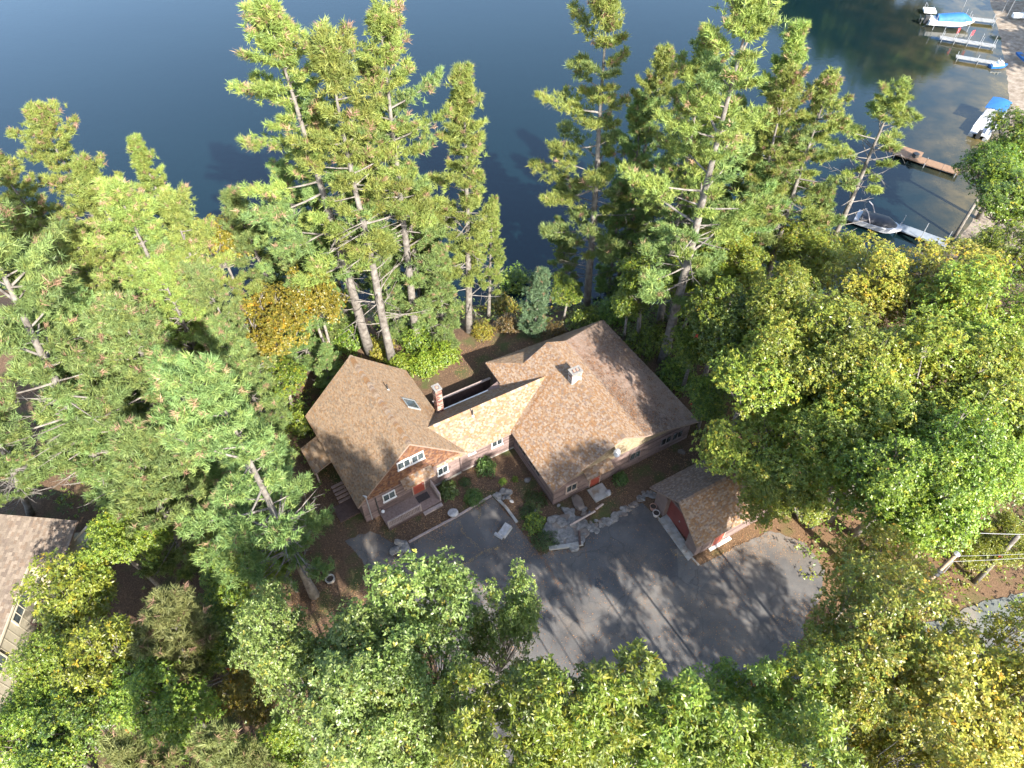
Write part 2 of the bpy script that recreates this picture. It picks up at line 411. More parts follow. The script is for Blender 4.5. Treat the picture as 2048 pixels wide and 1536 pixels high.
def ribbon_pts(px, z=0.0):
    return [np.array([*at(u, v, 0)[:2], z]) for u, v in px]
def kerb(name, px, w, h, mat, label):
    m = MB(); P = ribbon_pts(px)
    for i in range(len(P) - 1):
        d = P[i + 1] - P[i]; d /= np.linalg.norm(d); n = np.array([-d[1], d[0], 0]) * w / 2
        a, b = P[i], P[i + 1] - d * 0.015
        m.hexa([a - n, b - n, b + n, a + n] + [q + np.array([0, 0, h]) for q in (a - n, b - n, b + n, a + n)])
    return tag(m.build(name, mat), label, kind='structure')
kerb('kerb_parking_rear', [(818, 1085), (860, 1062), (915, 1033), (983, 992)], 0.16, 0.14, M['rail'], 'greyed timber kerb behind the upper parking area')
kerb('kerb_parking_side', [(987, 990), (1012, 1016), (1034, 1046)], 0.22, 0.16, M['concrete'], 'short concrete kerb right of the upper parking area')
kerb('kerb_parking_left', [(815, 1090), (824, 1116), (830, 1142)], 0.2, 0.16, M['concrete'], 'concrete kerb beside the stone pillar')
kerb('kerb_garage', [(1312, 1030), (1352, 1080), (1398, 1131)], 0.14, 0.05, M['concrete'], 'thin pale concrete edge before the garage')
kerb('kerb_ledge', [(1098, 1098), (1130, 1094), (1166, 1088)], 0.3, 0.22, M['concrete'], 'low concrete step below the rock ledge')

# ------------------------------------------------------------------ shingles, siding
def courses(m, poly, exposure, tab, thick, rng, palette, jitter=0.12, normal_up=True, stagger=True):
    """lay overlapping courses (roof tabs, wall shingles, clapboards) over a planar polygon"""
    P = np.array(poly, float)
    n = np.zeros(3)
    for i in range(len(P)):
        n += np.cross(P[i], P[(i + 1) % len(P)])
    n /= np.linalg.norm(n)
    view = np.array([0, 0, CAM_H]) - P.mean(0)
    if n @ view < 0: n = -n
    if normal_up and n[2] < 0: n = -n
    up = np.array([0, 0, 1.0]); w = up - n * (n @ up); w /= np.linalg.norm(w); u = np.cross(w, n)
    o = P[0]; q = np.c_[(P - o) @ u, (P - o) @ w]
    lo, hi = q[:, 1].min(), q[:, 1].max()
    r = 0; y = lo
    palette = np.array(palette)
    while y < hi - 0.02:
        ym = min(y + exposure * 0.5, hi - 0.01); xs_ = []
        for i in range(len(q)):
            (x0, y0), (x1, y1) = q[i], q[(i + 1) % len(q)]
            if (y0 <= ym < y1) or (y1 <= ym < y0):
                xs_.append(x0 + (ym - y0) / (y1 - y0) * (x1 - x0))
        xs_.sort()
        y1_ = min(y + exposure * 1.12, hi)
        for k in range(0, len(xs_) - 1, 2):
            a, b = xs_[k], xs_[k + 1]
            x = a; first = True
            while x < b - 0.01:
                wdt = tab * (1 + rng.uniform(-.15, .15))
                if first and stagger: wdt *= (0.5 if r % 2 else 1.0) * rng.uniform(.8, 1.0)
                first = False
                x2 = min(x + wdt, b)
                base = palette[rng.randint(len(palette))] * (1 + rng.uniform(-jitter, jitter))
                m.col = tuple(base)
                g = 0.004 if tab < 1 else 0.001
                t0 = thick * rng.uniform(.8, 1.25); t1 = thick * 0.2
                A = o + u * (x + g) + w * y; B = o + u * (x2 - g) + w * y
                Cc = o + u * (x2 - g) + w * y1_; D = o + u * (x + g) + w * y1_
                m.add([A, B, A + n * t0, B + n * t0, Cc + n * t1, D + n * t1],
                      [(2, 3, 4, 5), (0, 1, 3, 2), (0, 2, 5), (1, 4, 3)])
                x = x2
        y += exposure; r += 1
    return n

TAN = [(0.186, 0.122, 0.075), (0.213, 0.151, 0.102), (0.167, 0.106, 0.067), (0.234, 0.176, 0.127), (0.195, 0.112, 0.056), (0.155, 0.112, 0.086), (0.213, 0.165, 0.127), (0.175, 0.098, 0.049)]
BROWN = [(0.173, 0.12, 0.075), (0.197, 0.137, 0.087), (0.151, 0.102, 0.065), (0.216, 0.155, 0.101), (0.18, 0.11, 0.059), (0.154, 0.12, 0.087), (0.192, 0.138, 0.094)]
GREYB = [(0.127, 0.092, 0.071), (0.152, 0.114, 0.087), (0.113, 0.083, 0.066), (0.172, 0.13, 0.101), (0.131, 0.087, 0.058)]
CEDAR = [(0.072, 0.038, 0.028), (0.11, 0.051, 0.024), (0.134, 0.066, 0.034), (0.094, 0.043, 0.022), (0.147, 0.083, 0.05), (0.12, 0.062, 0.038), (0.081, 0.04, 0.028)]
CLAP = [(0.124, 0.087, 0.079), (0.152, 0.109, 0.097), (0.092, 0.064, 0.058), (0.138, 0.098, 0.088), (0.166, 0.121, 0.11)]
CREAM = [(0.217, 0.174, 0.113), (0.239, 0.195, 0.13), (0.199, 0.156, 0.1)]

def roof_plane(root, poly, thick, palette, seed, mat, exposure=0.125, tab=0.17, name='roof'):
    rng = np.random.RandomState(seed)
    d = MB(); d.prism([np.array(p) - np.array([0, 0, thick + .01]) for p in poly], (0, 0, thick))
    r = d.build(name, M['roofdeck'], root)
    m = MB(); courses(m, poly, exposure, tab, 0.028, rng, palette)
    s = m.build('shingles', mat, r, colors=True); tag(s, kind='stuff')
    return r
def clad(part, poly, palette, seed, exposure, tab, thick, mat, name):
    m = MB(); courses(m, poly, exposure, tab, thick, np.random.RandomState(seed), palette, 0.08, normal_up=False)
    s = m.build(name, mat, part, colors=True); tag(s, kind='stuff')
def ridge_cap(part, a, b, palette, seed, wdt=0.17, drop=0.1):
    rng = np.random.RandomState(seed); a = np.array(a, float); b = np.array(b, float)
    d = b - a; L = np.linalg.norm(d); d /= L; h = np.array([-d[1], d[0], 0]); h /= np.linalg.norm(h)
    m = MB(); x = 0
    while x < L:
        x2 = min(x + 0.2, L); m.col = tuple(np.array(palette[rng.randint(len(palette))]) * rng.uniform(.95, 1.2))
        up = np.array([0, 0, .06]); up2 = np.array([0, 0, .04])
        p, q = a + d * x, a + d * (x2 + .03)
        dn = np.array([0, 0, -drop])
        m.add([p + up, q + up2, q + up2 + h * wdt + dn, p + up + h * wdt + dn, q + up2 - h * wdt + dn, p + up - h * wdt + dn], [(0, 1, 2, 3), (1, 0, 5, 4)])
        x = x2
    s = m.build('ridge_cap', M['shingle'], part, colors=True); tag(s, kind='stuff')

def window(F, a0, a1, z0, z1, b, root, panes=2, frame_mat='white', sill=True, bar=0.07):
    """sliding window on a wall whose outer face is at b (outside is -b)"""
    m = MB()
    m.box(F, a0, a1, b - .1, b + .02, z0, z0 + bar); m.box(F, a0, a1, b - .1, b + .02, z1 - bar, z1)
    m.box(F, a0, a0 + bar, b - .098, b + .02, z0 + bar, z1 - bar); m.box(F, a1 - bar, a1, b - .098, b + .02, z0 + bar, z1 - bar)
    st = (a1 - a0 - 2 * bar) / panes
    for k in range(1, panes):
        x = a0 + bar + st * k; m.box(F, x - .025, x + .025, b - .096, b + .02, z0 + bar, z1 - bar)
    w = m.build('window', M[frame_mat], root)
    for k in range(panes):
        p = MB(); x = a0 + bar + st * k
        p.box(F, x + .01, x + st - .01, b - .07, b - .05, z0 + bar - .01, z1 - bar + .01)
        p.build('pane', M['glass'], w)
    if sill:
        s = MB(); s.box(F, a0 - .05, a1 + .05, b - .15, b - .001, z0 - .05, z0 - .002); s.build('sill', M[frame_mat], w)
    return w
def door(F, a0, a1, z0, z1, b, root, mat='red'):
    m = MB(); m.box(F, a0, a1, b - .06, b + .02, z0, z1)
    d = m.build('door', M[mat], root)
    t = MB()
    t.box(F, a0 - .09, a0 - .002, b - .075, b + .02, z0, z1 + .09); t.box(F, a1 + .002, a1 + .09, b - .075, b + .02, z0, z1 + .09)
    t.box(F, a0 - .002, a1 + .002, b - .074, b + .02, z1 + .002, z1 + .088)
    t.build('door_frame', M['fascia'], d)
    for zz0, zz1 in ((.15, .85), (1.05, 1.8)):
        q = MB(); q.box(F, a0 + .14, a1 - .14, b - .075, b - .055, z0 + zz0, min(z0 + zz1, z1 - .1)); q.build('door_panel', M[mat], d)
    k = MB(); p = F(a1 - .1, b - .1, z0 + 1.0); k.lathe(p, [(0.0, -.04), (.035, -.03), (.035, .03), (0.0, .04)], 8); k.build('handle', M['metal'], d)
    return d
def brick_chimney(F, a0, a1, b0, b1, z0, z1, root, palette, seed, label):
    rng = np.random.RandomState(seed)
    m = MB(); m.box(F, a0 + .02, a1 - .02, b0 + .02, b1 - .02, z0, z1)
    ch = m.build('chimney', M['mortar'], root); tag(ch, label)
    bk = MB(); z = z0; r = 0
    while z < z1 - .12:
        for side in range(4):
            L = (a1 - a0) if side in (0, 2) else (b1 - b0)
            x = -0.15 if r % 2 else 0.0
            while x < L - .02:
                x0, x1 = max(x, 0) + .012, min(x + .3, L) - .012
                x += .3
                if x1 - x0 < .03: continue
                bk.col = tuple(np.array(palette[rng.randint(len(palette))]) * rng.uniform(.85, 1.15))
                e = rng.uniform(.0, .012)
                if side == 0: bk.box(F, a0 + x0, a0 + x1, b0 - e, b0 + .03, z + .012, z + .122)
                elif side == 2: bk.box(F, a0 + x0, a0 + x1, b1 - .03, b1 + e, z + .012, z + .122)
                elif side == 1: bk.box(F, a1 - .03, a1 + e, b0 + x0, b0 + x1, z + .012, z + .122)
                else: bk.box(F, a0 - e, a0 + .03, b0 + x0, b0 + x1, z + .012, z + .122)
        z += .135; r += 1
    tag(bk.build('bricks', M['brick'], ch, colors=True), kind='stuff')
    cp = MB(); o = .05
    cp.box(F, a0 - o, a1 + o, b0 - o, b0 + .12, z1 - .02, z1 + .09); cp.box(F, a0 - o, a1 + o, b1 - .12, b1 + o, z1 - .02, z1 + .09)
    cp.box(F, a0 - o, a0 + .12, b0 + .121, b1 - .121, z1 - .019, z1 + .089); cp.box(F, a1 - .12, a1 + o, b0 + .121, b1 - .121, z1 - .019, z1 + .089)
    cp.build('chimney_cap', M['mortar'], ch)
    fl = MB(); am = (a0 + a1) / 2
    for k in ((a0 + .24, a0 + .4), (a1 - .4, a1 - .24)) if (a1 - a0) > .75 else ((am - .09, am + .09),):
        fl.box(F, k[0], k[1], (b0 + b1) / 2 - .09, (b0 + b1) / 2 + .09, z1 - .01, z1 + .13)
    fl.build('flue', M['clay'], ch)
    return ch
def pipe(F, a, b, z0, h, root, r=.055):
    p = np.array(F(a, b, z0)); m = MB(); m.tube([p - [0, 0, .15], p + [0, 0, h]], r, 8)
    o = m.build('vent_pipe', M['black'], root)
    f = MB(); f.lathe(p - np.array([0, 0, .0]), [(.16, -.1), (.1, .06), (.07, .1)], 10); f.build('flashing', M['metal'], o)
    return o

# ------------------------------------------------------------------ the house
OR = at(1106, 1009, 0); OL = at(925, 943, 0); OG = at(1388, 1112, 0)
FR_ = frame(OR[0], OR[1], 29.3); FL_ = frame(OL[0], OL[1], 32.7); FG = frame(OG[0], OG[1], 29.3)
house = empty('house', (OL[0] + 1.0, OL[1] + 2.0, 0), 'large brown shingle-roofed lake house with two gabled wings and a link', 'house')

# left wing: steep gable
rz, rs, ez = 7.45, -4.15, 2.95
w = MB()
w.prism([FL_(-8.75, 0, -.3), FL_(-.2, 0, -.3), FL_(-.2, 0, ez), FL_(rs, 0, rz - .22), FL_(-8.75, 0, ez)], np.array(FL_(0, 9.95, 0)) - np.array(FL_(0, 0, 0)))
wallL = w.build('wall', M['wall'], house)
clad(wallL, [FL_(-8.75, 0, -.3), FL_(-.2, 0, -.3), FL_(-.2, 0, 2.85), FL_(-8.75, 0, 2.85)], CLAP, 1, .2, 3.1, .04, M['siding'], 'clapboard')
clad(wallL, [FL_(-8.75, 0, 2.85), FL_(-.2, 0, 2.85), FL_(-.2, 0, 3.0), FL_(rs, 0, rz - .25), FL_(-8.75, 0, 3.0)], CEDAR, 2, .18, .2, .04, M['siding'], 'wall_shingles')
roof_plane(house, [FL_(-9.1, -.25, ez - .1), FL_(rs, -.25, rz), FL_(rs, 10.15, rz), FL_(-9.1, 10.15, ez - .1)], .16, BROWN, 3, M['shingle'])
rr = roof_plane(house, [FL_(rs, -.25, rz), FL_(.3, -.25, ez - .1), FL_(.3, 10.15, ez - .1), FL_(rs, 10.15, rz)], .16, BROWN, 4, M['shingle'])
ridge_cap(rr, FL_(rs, -.25, rz), FL_(rs, 10.15, rz), TAN, 5, .2, .19)
for (s0, s1, z0, z1) in ((-5.38, -4.3, 4.72, 5.62), (-4.22, -3.14, 4.68, 5.58)):
    window(FL_, s0, s1, z0, z1, -.03, house)
window(FL_, -7.05, -5.98, 1.6, 2.52, -.03, house)
window(FL_, -2.25, -1.29, 1.3, 2.3, -.03, house)
door(FL_, -4.5, -3.55, .42, 2.45, -.03, house)
# door awning
aw = MB(); aw.prism([FL_(-5.35, -.02, 3.25), FL_(-2.75, -.02, 3.25), FL_(-2.75, -.8, 2.86), FL_(-5.35, -.8, 2.86)], (0, 0, -.1))
a_ = aw.build('awning', M['fascia'], house)
m = MB(); courses(m, [FL_(-5.4, -.02, 3.29), FL_(-2.7, -.02, 3.29), FL_(-2.7, -.85, 2.87), FL_(-5.4, -.85, 2.87)], .14, .2, .03, np.random.RandomState(6), TAN); tag(m.build('shingles', M['shingle'], a_, colors=True), kind='stuff')
for s in (-5.2, -2.9):
    b_ = MB(); b_.tube([FL_(s, -.03, 2.3), FL_(s, -.72, 2.74)], .05, 6); b_.build('bracket', M['rail'], a_)
# skylight, pipes, mast
def on_right_L(s, t, dz=0): return FL_(s, t, rz - (s - rs) * (rz - ez + .1) / 4.45 + dz)
sk = MB()
for (s0, s1, t0, t1) in ((-2.15, -2.05, 4.35, 5.5), (-1.2, -1.1, 4.35, 5.5), (-2.05, -1.2, 4.35, 4.45), (-2.05, -1.2, 5.4, 5.5)):
    sk.hexa([on_right_L(s0, t0, 0), on_right_L(s1, t0, 0), on_right_L(s1, t1, 0), on_right_L(s0, t1, 0), on_right_L(s0, t0, .2), on_right_L(s1, t0, .2), on_right_L(s1, t1, .2), on_right_L(s0, t1, .2)])
sk_ = sk.build('skylight', M['metal'], house)
p = MB(); p.hexa([on_right_L(s, t, z) for z in (.13, .16) for s, t in ((-2.06, 4.44), (-1.19, 4.44), (-1.19, 5.41), (-2.06, 5.41))]); p.build('pane', M['glass'], sk_)
q = on_right_L(-2.85, 6.35); pipe(lambda a, b, z: q, 0, 0, 0, .65, house)
brick_chimney(FL_, .36, .92, 4.35, 4.98, 0, 5.75, house, [(0.17, 0.075, 0.055), (0.22, 0.12, 0.09), (0.27, 0.19, 0.15), (0.15, 0.08, 0.065), (0.31, 0.25, 0.21), (0.12, 0.06, 0.05)], 7, 'tall red-brown brick chimney beside the left wing')
mast = MB(); mp = FL_(-8.35, -.5, 0); mast.tube([(mp[0], mp[1], .8), (mp[0], mp[1], 4.1), (mp[0] - .12, mp[1] + .05, 4.25), (mp[0] - .22, mp[1] + .1, 4.15)], .045, 6)
ms = mast.build('service_mast', M['metal'], house)
bx = MB(); bx.lathe((mp[0], mp[1], 4.0), [(.02, 0), (.09, .05), (.09, .2), (.02, .26)], 8); bx.build('insulator', M['metal'], ms)
dn = MB(); d0 = FL_(-.12, -.08, 2.8); dn.tube([d0, FL_(-.12, -.08, -.1)], .045, 6); dn.build('downspout', M['wall'], house)
dn = MB(); dn.tube([FL_(-7.6, -.08, 2.7), FL_(-7.6, -.08, .3)], .045, 6); dn.build('downspout', M['black'], house)
lt = MB(); lt.lathe(FL_(-7.35, -.3, .75), [(.02, -.1), (.12, -.06), (.14, .08), (.05, .16)], 10); lt.build('wall_lantern', M['white'], house)
lt = MB(); lt.lathe(FL_(-3.32, -.16, 2.0), [(.02, -.1), (.06, -.06), (.06, .08), (.02, .14)], 8); lt.build('wall_lantern', M['white'], house)
fl = MB(); fl.box(FL_, -3.0, -.15, -.08, -.03, -.3, .22); fl.build('foundation', M['concrete'], house)

# link between the wings
zr, ze = 4.85, 2.7
w = MB(); w.prism([FR_(-5.3, 6.45, -.3), FR_(-5.3, 10.7, -.3), FR_(-5.3, 10.7, ze + .05), FR_(-5.3, 8.45, zr - .2), FR_(-5.3, 6.45, ze)], np.array(FR_(5.4, 0, 0)) - np.array(FR_(0, 0, 0)))
wallC = w.build('wall', M['wall'], house)
clad(wallC, [FR_(-5.0, 6.45, -.1), FR_(.0, 6.45, -.1), FR_(.0, 6.45, 2.62), FR_(-5.0, 6.45, 2.62)], CLAP, 11, .2, 2.6, .04, M['siding'], 'clapboard')
fl = MB(); fl.box(FR_, -4.9, -.05, 6.38, 6.42, -.3, .1); fl.build('foundation', M['concrete'], house)
roof_plane(house, [FR_(-7.2, 6.15, ze - .12), FR_(2.3, 6.15, ze - .12), FR_(5.6, 8.45, zr), FR_(-7.2, 8.45, zr)], .12, TAN, 12, M['shingle'])
rr = roof_plane(house, [FR_(-7.2, 8.45, zr), FR_(5.6, 8.45, zr), FR_(3.0, 11.0, ze), FR_(-7.2, 11.0, ze)], .12, TAN, 13, M['shingle'])
ridge_cap(rr, FR_(-6.2, 8.45, zr), FR_(4.9, 8.45, zr), TAN, 14, .17, .16)
gt = MB(); gt.box(FR_, -4.2, 1.45, 11.02, 11.14, ze - .1, ze + .02); gt.build('gutter', M['white'], house)
window(FR_, -2.15, -1.12, 1.45, 2.4, 6.42, house); window(FR_, -4.28, -3.65, 1.95, 2.5, 6.42, house, panes=1)
q = FR_(-2.9, 8.05, zr - .38); pipe(lambda a, b, z: q, 0, 0, 0, .7, house, .06)

# right wing: low gable with a flatter right slope
Z = lambda s: 2.72 + .465 * (s + .4)
SR, ZR = 5.9, 2.72 + .465 * 6.3
SB, ZB = 8.1, 4.35; SE, ZE = 14.0, 2.46
w = MB()
w.prism([FR_(.0, 0, -.4), FR_(13.5, 0, -.6), FR_(13.5, 0, 2.5), FR_(SB, 0, ZB - .2), FR_(SR, 0, ZR - .2), FR_(.0, 0, 2.7)], np.array(FR_(0, 11.2, 0)) - np.array(FR_(0, 0, 0)))
wallR = w.build('wall', M['wall'], house)
w = MB(); w.prism([FR_(1.6, 11.22, -.3), FR_(13.3, 11.22, -.3), FR_(13.3, 11.22, 2.45), FR_(1.6, 11.22, 2.9)], np.array(FR_(0, 1.9, 0)) - np.array(FR_(0, 0, 0))); w.build('wall', M['wall'], house)
clad(wallR, [FR_(0, 0, -.4), FR_(13.5, 0, -.5), FR_(13.5, 0, 2.45), FR_(0, 0, 2.6)], CLAP, 21, .2, 3.4, .04, M['siding'], 'clapboard')
clad(wallR, [FR_(.3, 0, 2.6), FR_(13.2, 0, 2.5), FR_(SB, 0, ZB - .25), FR_(SR, 0, ZR - .25)], CREAM, 22, .14, .16, .02, M['siding'], 'wall_shingles')
clad(wallR, [FR_(0, 0, -.4), FR_(0, 6.4, -.2), FR_(0, 6.4, 2.6), FR_(0, 0, 2.6)], CLAP, 23, .2, 3.4, .04, M['siding'], 'clapboard')
tb = MB(); tb.box(FR_, .0, 13.5, -.055, -.024, 2.5, 2.64); tb.build('trim_board', M['wall'], house)
V1 = (3.45, 10.9); V2 = (8.1, 11.6)
roof_plane(house, [FR_(-.4, -.4, 2.72), FR_(SR, -.4, ZR), FR_(SR, 11.1, ZR), FR_(V1[0], V1[1], Z(V1[0])), FR_(1.05, 13.45, Z(1.05)), FR_(1.05, 10.7, Z(1.05)), FR_(-.4, 9.0, 2.72)], .14, TAN, 24, M['shingle'])
roof_plane(house, [FR_(SR, -.4, ZR), FR_(SB, -.4, ZB), FR_(SB, 11.5, ZB), FR_(SR, 11.1, ZR)], .14, TAN, 25, M['shingle'])
roof_plane(house, [FR_(SB, -.4, ZB), FR_(SE, -.4, ZE), FR_(13.7, 13.55, ZE), FR_(SB, 11.5, ZB)], .14, GREYB, 26, M['shingle_dirty'])
roof_plane(house, [FR_(1.05, 13.45, Z(1.05)), FR_(V1[0], V1[1], Z(V1[0])), FR_(SB, 11.5, ZB)], .1, BROWN, 27, M['shingle'])
roof_plane(house, [FR_(1.05, 13.45, Z(1.05)), FR_(SB, 11.5, ZB), FR_(13.7, 13.55, ZE)], .1, BROWN, 28, M['shingle_dirty'])
gw = MB(); gw.prism([FR_(V1[0], V1[1] - .02, Z(V1[0]) - .2), FR_(SB, 11.46, ZB - .2), FR_(SR, 11.06, ZR - .05)], (0, 0, -.05)); gw.build('wall', M['wall'], house)
rcp = roof_plane  # noqa
ridge_cap(wallR, FR_(SR, -.4, ZR), FR_(SR, 11.1, ZR), TAN, 29, .17, .1)
brick_chimney(FR_, 5.3, 6.25, 6.2, 6.85, 5.0, 6.6, house, [(0.40, 0.385, 0.37), (0.46, 0.445, 0.42), (0.30, 0.27, 0.25), (0.24, 0.16, 0.13), (0.44, 0.425, 0.40), (0.2, 0.18, 0.17)], 30, 'short whitewashed brick chimney on the right wing')
window(FR_, 1.08, 2.12, .95, 1.9, -.03, house, frame_mat='fascia')
window(FR_, 7.2, 8.3, 1.05, 2.1, -.03, house, frame_mat='wall'); window(FR_, 10.4, 11.5, .95, 1.95, -.03, house, frame_mat='wall'); window(FR_, 11.6, 12.7, .9, 1.9, -.03, house, frame_mat='wall')
GL = lambda a, b, z: FR_(b, -a, z)       # frame of the left wall of the right wing: outside is -b
window(GL, -6.0, -4.2, 1.3, 2.3, -.03, house, 3, 'wall'); window(GL, -3.8, -2.0, 1.3, 2.3, -.03, house, 3, 'wall')
door(FR_, 3.46, 4.36, -.1, 1.95, -.03, house)
aw = MB(); aw.prism([FR_(2.6, -.02, 3.05), FR_(5.0, -.02, 3.05), FR_(5.0, -.8, 2.65), FR_(2.6, -.8, 2.65)], (0, 0, -.1))
a_ = aw.build('awning', M['fascia'], house)
m = MB(); courses(m, [FR_(2.55, -.02, 3.09), FR_(5.05, -.02, 3.09), FR_(5.05, -.85, 2.66), FR_(2.55, -.85, 2.66)], .14, .2, .03, np.random.RandomState(31), TAN); tag(m.build('shingles', M['shingle'], a_, colors=True), kind='stuff')
# satellite dish on the gable
dp = np.array(FR_(5.2, -.55, 4.35)); ds = MB()
prof = [(0.02, .0), (.14, .012), (.26, .05), (.34, .1)]
nd = np.array([.45, -.72, .52]); nd /= np.linalg.norm(nd); ax = np.cross(nd, (0, 0, 1)); ax /= np.linalg.norm(ax); ay = np.cross(nd, ax)
vs_ = []; fs_ = []
for r_, z_ in prof:
    for j in range(18):
        t_ = 2 * math.pi * j / 18; vs_.append(dp + ax * r_ * math.cos(t_) + ay * r_ * 1.1 * math.sin(t_) + nd * z_)
for i_ in range(3):
    for j in range(18): fs_.append((i_ * 18 + j, i_ * 18 + (j + 1) % 18, (i_ + 1) * 18 + (j + 1) % 18, (i_ + 1) * 18 + j))
fs_.append(tuple(range(18))); ds.add(vs_, fs_)
dish = ds.build('satellite_dish', M['metal'], house, smooth=True)
ar = MB(); ar.tube([dp, np.array(FR_(5.2, 0, 4.1))], .03, 6); ar.tube([dp - np.array([0, 0, .34]), dp + nd * .42 - np.array([0, 0, .12])], .018, 5); ar.lathe(dp + nd * .42 - np.array([0, 0, .14]), [(.01, 0), (.05, .02), (.05, .09), (.01, .1)], 8); ar.build('feed_arm', M['metal'], dish)

# front deck of the left wing
dk = MB(); dk.box(FL_, -7.55, -2.9, -1.7, -.05, .02, .32); deck = dk.build('deck', M['darkwood'], house)
y = -1.68
while y < -.1:
    b_ = MB(); b_.box(FL_, -7.57, -2.88, y, y + .125, .325, .365); b_.build('plank', M['deck'], deck); y += .137
def railing(F, a0, b0, a1, b1, z, parent, step=.13, cap=.14):
    A = np.array(F(a0, b0, z)); B = np.array(F(a1, b1, z)); d = B - A; L = np.linalg.norm(d); d /= L; n = np.array([-d[1], d[0], 0])
    r = MB()
    def bar(p, q, w_, h_): r.hexa([p - n * w_, q - n * w_, q + n * w_, p + n * w_] + [x + np.array([0, 0, h_]) for x in (p - n * w_, q - n * w_, q + n * w_, p + n * w_)])
    bar(A + [0, 0, .88], B + [0, 0, .88], cap / 2, .045); bar(A + [0, 0, .1], B + [0, 0, .1], .03, .06)
    ra = r.build('railing', M['rail'], parent)
    k = int(L / step)
    for i in range(k + 1):
        p = A + d * (L * i / k); t = MB(); post = i in (0, k); s_ = .05 if post else .02
        G = lambda a, b, zz: tuple(p + d * a + n * b + np.array([0, 0, zz]))
        t.box(G, -s_, s_, -s_, s_, 0 if post else .161, .95 if post else .879); t.build('post' if post else 'baluster', M['rail'], ra)
railing(FL_, -7.5, -1.62, -4.7, -1.62, .365, deck)
railing(FL_, -2.95, -1.6, -2.95, -.1, .365, deck)
st = MB(); st.box(FL_, -4.6, -2.95, -2.0, -1.72, 0, .18); st.build('step', M['rail'], deck)
mt = MB(); mt.box(FL_, -4.55, -3.5, -.95, -.3, .367, .385); tag(mt.build('doormat', M['black']), 'black doormat on the deck below the red door', 'doormat')
# left side lean-to and steps
ln = MB(); ln.prism([FL_(-10.6, 5.3, 1.5), FL_(-8.78, 5.3, 2.2), FL_(-8.78, 8.3, 2.2), FL_(-10.6, 8.3, 1.5)], (0, 0, -.1)); lr = ln.build('porch_roof', M['roofdeck'], house)
m = MB(); courses(m, [FL_(-10.6, 5.3, 1.51), FL_(-8.78, 5.3, 2.21), FL_(-8.78, 8.3, 2.21), FL_(-10.6, 8.3, 1.51)], .15, .3, .028, np.random.RandomState(33), BROWN); tag(m.build('shingles', M['shingle'], lr, colors=True), kind='stuff')
for t_ in (5.4, 8.2):
    b_ = MB(); b_.box(FL_, -10.5, -10.38, t_ - .06, t_ + .06, 0, 1.42); b_.build('post', M['rail'], lr)
for i in range(5):
    b_ = MB(); b_.box(FL_, -9.9, -8.9, 2.6 + i * .28, 2.85 + i * .28, .15 + i * .17, .2 + i * .17); b_.build('step', M['deck'], house)
lw = MB(); lw.box(FL_, -10.5, -8.78, 1.0, 2.55, .0, .16); lw.build('landing', M['darkwood'], house)

# slab at the right door
sl = MB(); sl.box(FR_, 3.1, 4.55, -1.55, -.25, -.02, .1)
tag(sl.build('door_slab', M['concrete']), 'square concrete slab before the right red door', 'slab')

# rear courtyard fence behind the link
fence = empty('courtyard_fence', FR_(-1.2, 13.2, 0), 'dark board fence with pale cap rail behind the link roof', 'fence')
x = -4.3; i = 0
while x < 1.3:
    b_ = MB(); b_.box(FR_, x, x + .19, 13.1 + .01 * (i % 2), 13.15 + .01 * (i % 2), -.6, 1.45); b_.build('board', M['darkwood'], fence); x += .2; i += 1
b_ = MB(); b_.box(FR_, -4.35, 1.35, 13.02, 13.26, 1.452, 1.5); b_.build('cap_rail', M['rail'], fence)
for x in (-4.25, -1.5, 1.2):
    b_ = MB(); b_.box(FR_, x, x + .1, 13.17, 13.27, -.6, 1.45); b_.build('post', M['darkwood'], fence)
bd = MB(); bd.box(FR_, -4.2, 1.4, 11.3, 13.0, -.1, .1); tag(bd.build('rear_deck', M['darkwood']), 'dark shaded deck floor behind the link', 'deck')

# ------------------------------------------------------------------ garage
garage = empty('garage', FG(4, 2.6, 0), 'small brown gabled garage with dark red door, half under oak branches', 'garage')
GT, GZ, GE = 2.5, 4.75, 2.62
w = MB(); w.prism([FG(.55, 0, -.1), FG(.55, 5.15, -.1), FG(.55, 5.15, GE), FG(.55, GT, GZ - .2), FG(.55, 0, GE - .1)], np.array(FG(7.4, 0, 0)) - np.array(FG(0, 0, 0)))
wg = w.build('wall', M['wall'], garage)
for b0, b1 in ((.02, 1.15), (3.95, 5.13)):
    m = MB(); m.box(FG, .0, .545, b0, b1, -.1, 2.5); m.build('wing_wall', M['wall'], garage)
clad(wg, [FG(.55, 0.1, 2.55), FG(.55, 5.05, 2.55), FG(.55, GT, GZ - .25)], BROWN, 41, .14, .18, .02, M['siding'], 'wall_shingles')
clad(wg, [FG(.55, 0, -.1), FG(7.9, 0, -.1), FG(7.9, 0, 2.5), FG(.55, 0, 2.5)], CLAP, 42, .2, 3, .04, M['siding'], 'clapboard')
roof_plane(garage, [FG(-.6, -.3, GE - .25), FG(8.4, -.3, GE - .25), FG(8.4, GT, GZ), FG(-.6, GT, GZ)], .14, TAN, 43, M['shingle'])
rr = roof_plane(garage, [FG(-.6, GT, GZ), FG(8.4, GT, GZ), FG(8.4, 5.5, GE - .05), FG(-.6, 5.5, GE - .05)], .14, GREYB, 44, M['shingle'])
ridge_cap(rr, FG(-.6, GT, GZ), FG(8.4, GT, GZ), GREYB, 45, .17, .12)
gd = MB(); gd.box(FG, .40, .545, 1.16, 3.94, 0, 2.3); gdo = gd.build('garage_door', M['darkred'], garage)
for k in range(13):
    b_ = MB(); b_.box(FG, .375, .40, 1.18, 3.92, .03 + k * .173, .175 + k * .173); b_.build('slat', M['darkred'], gdo)
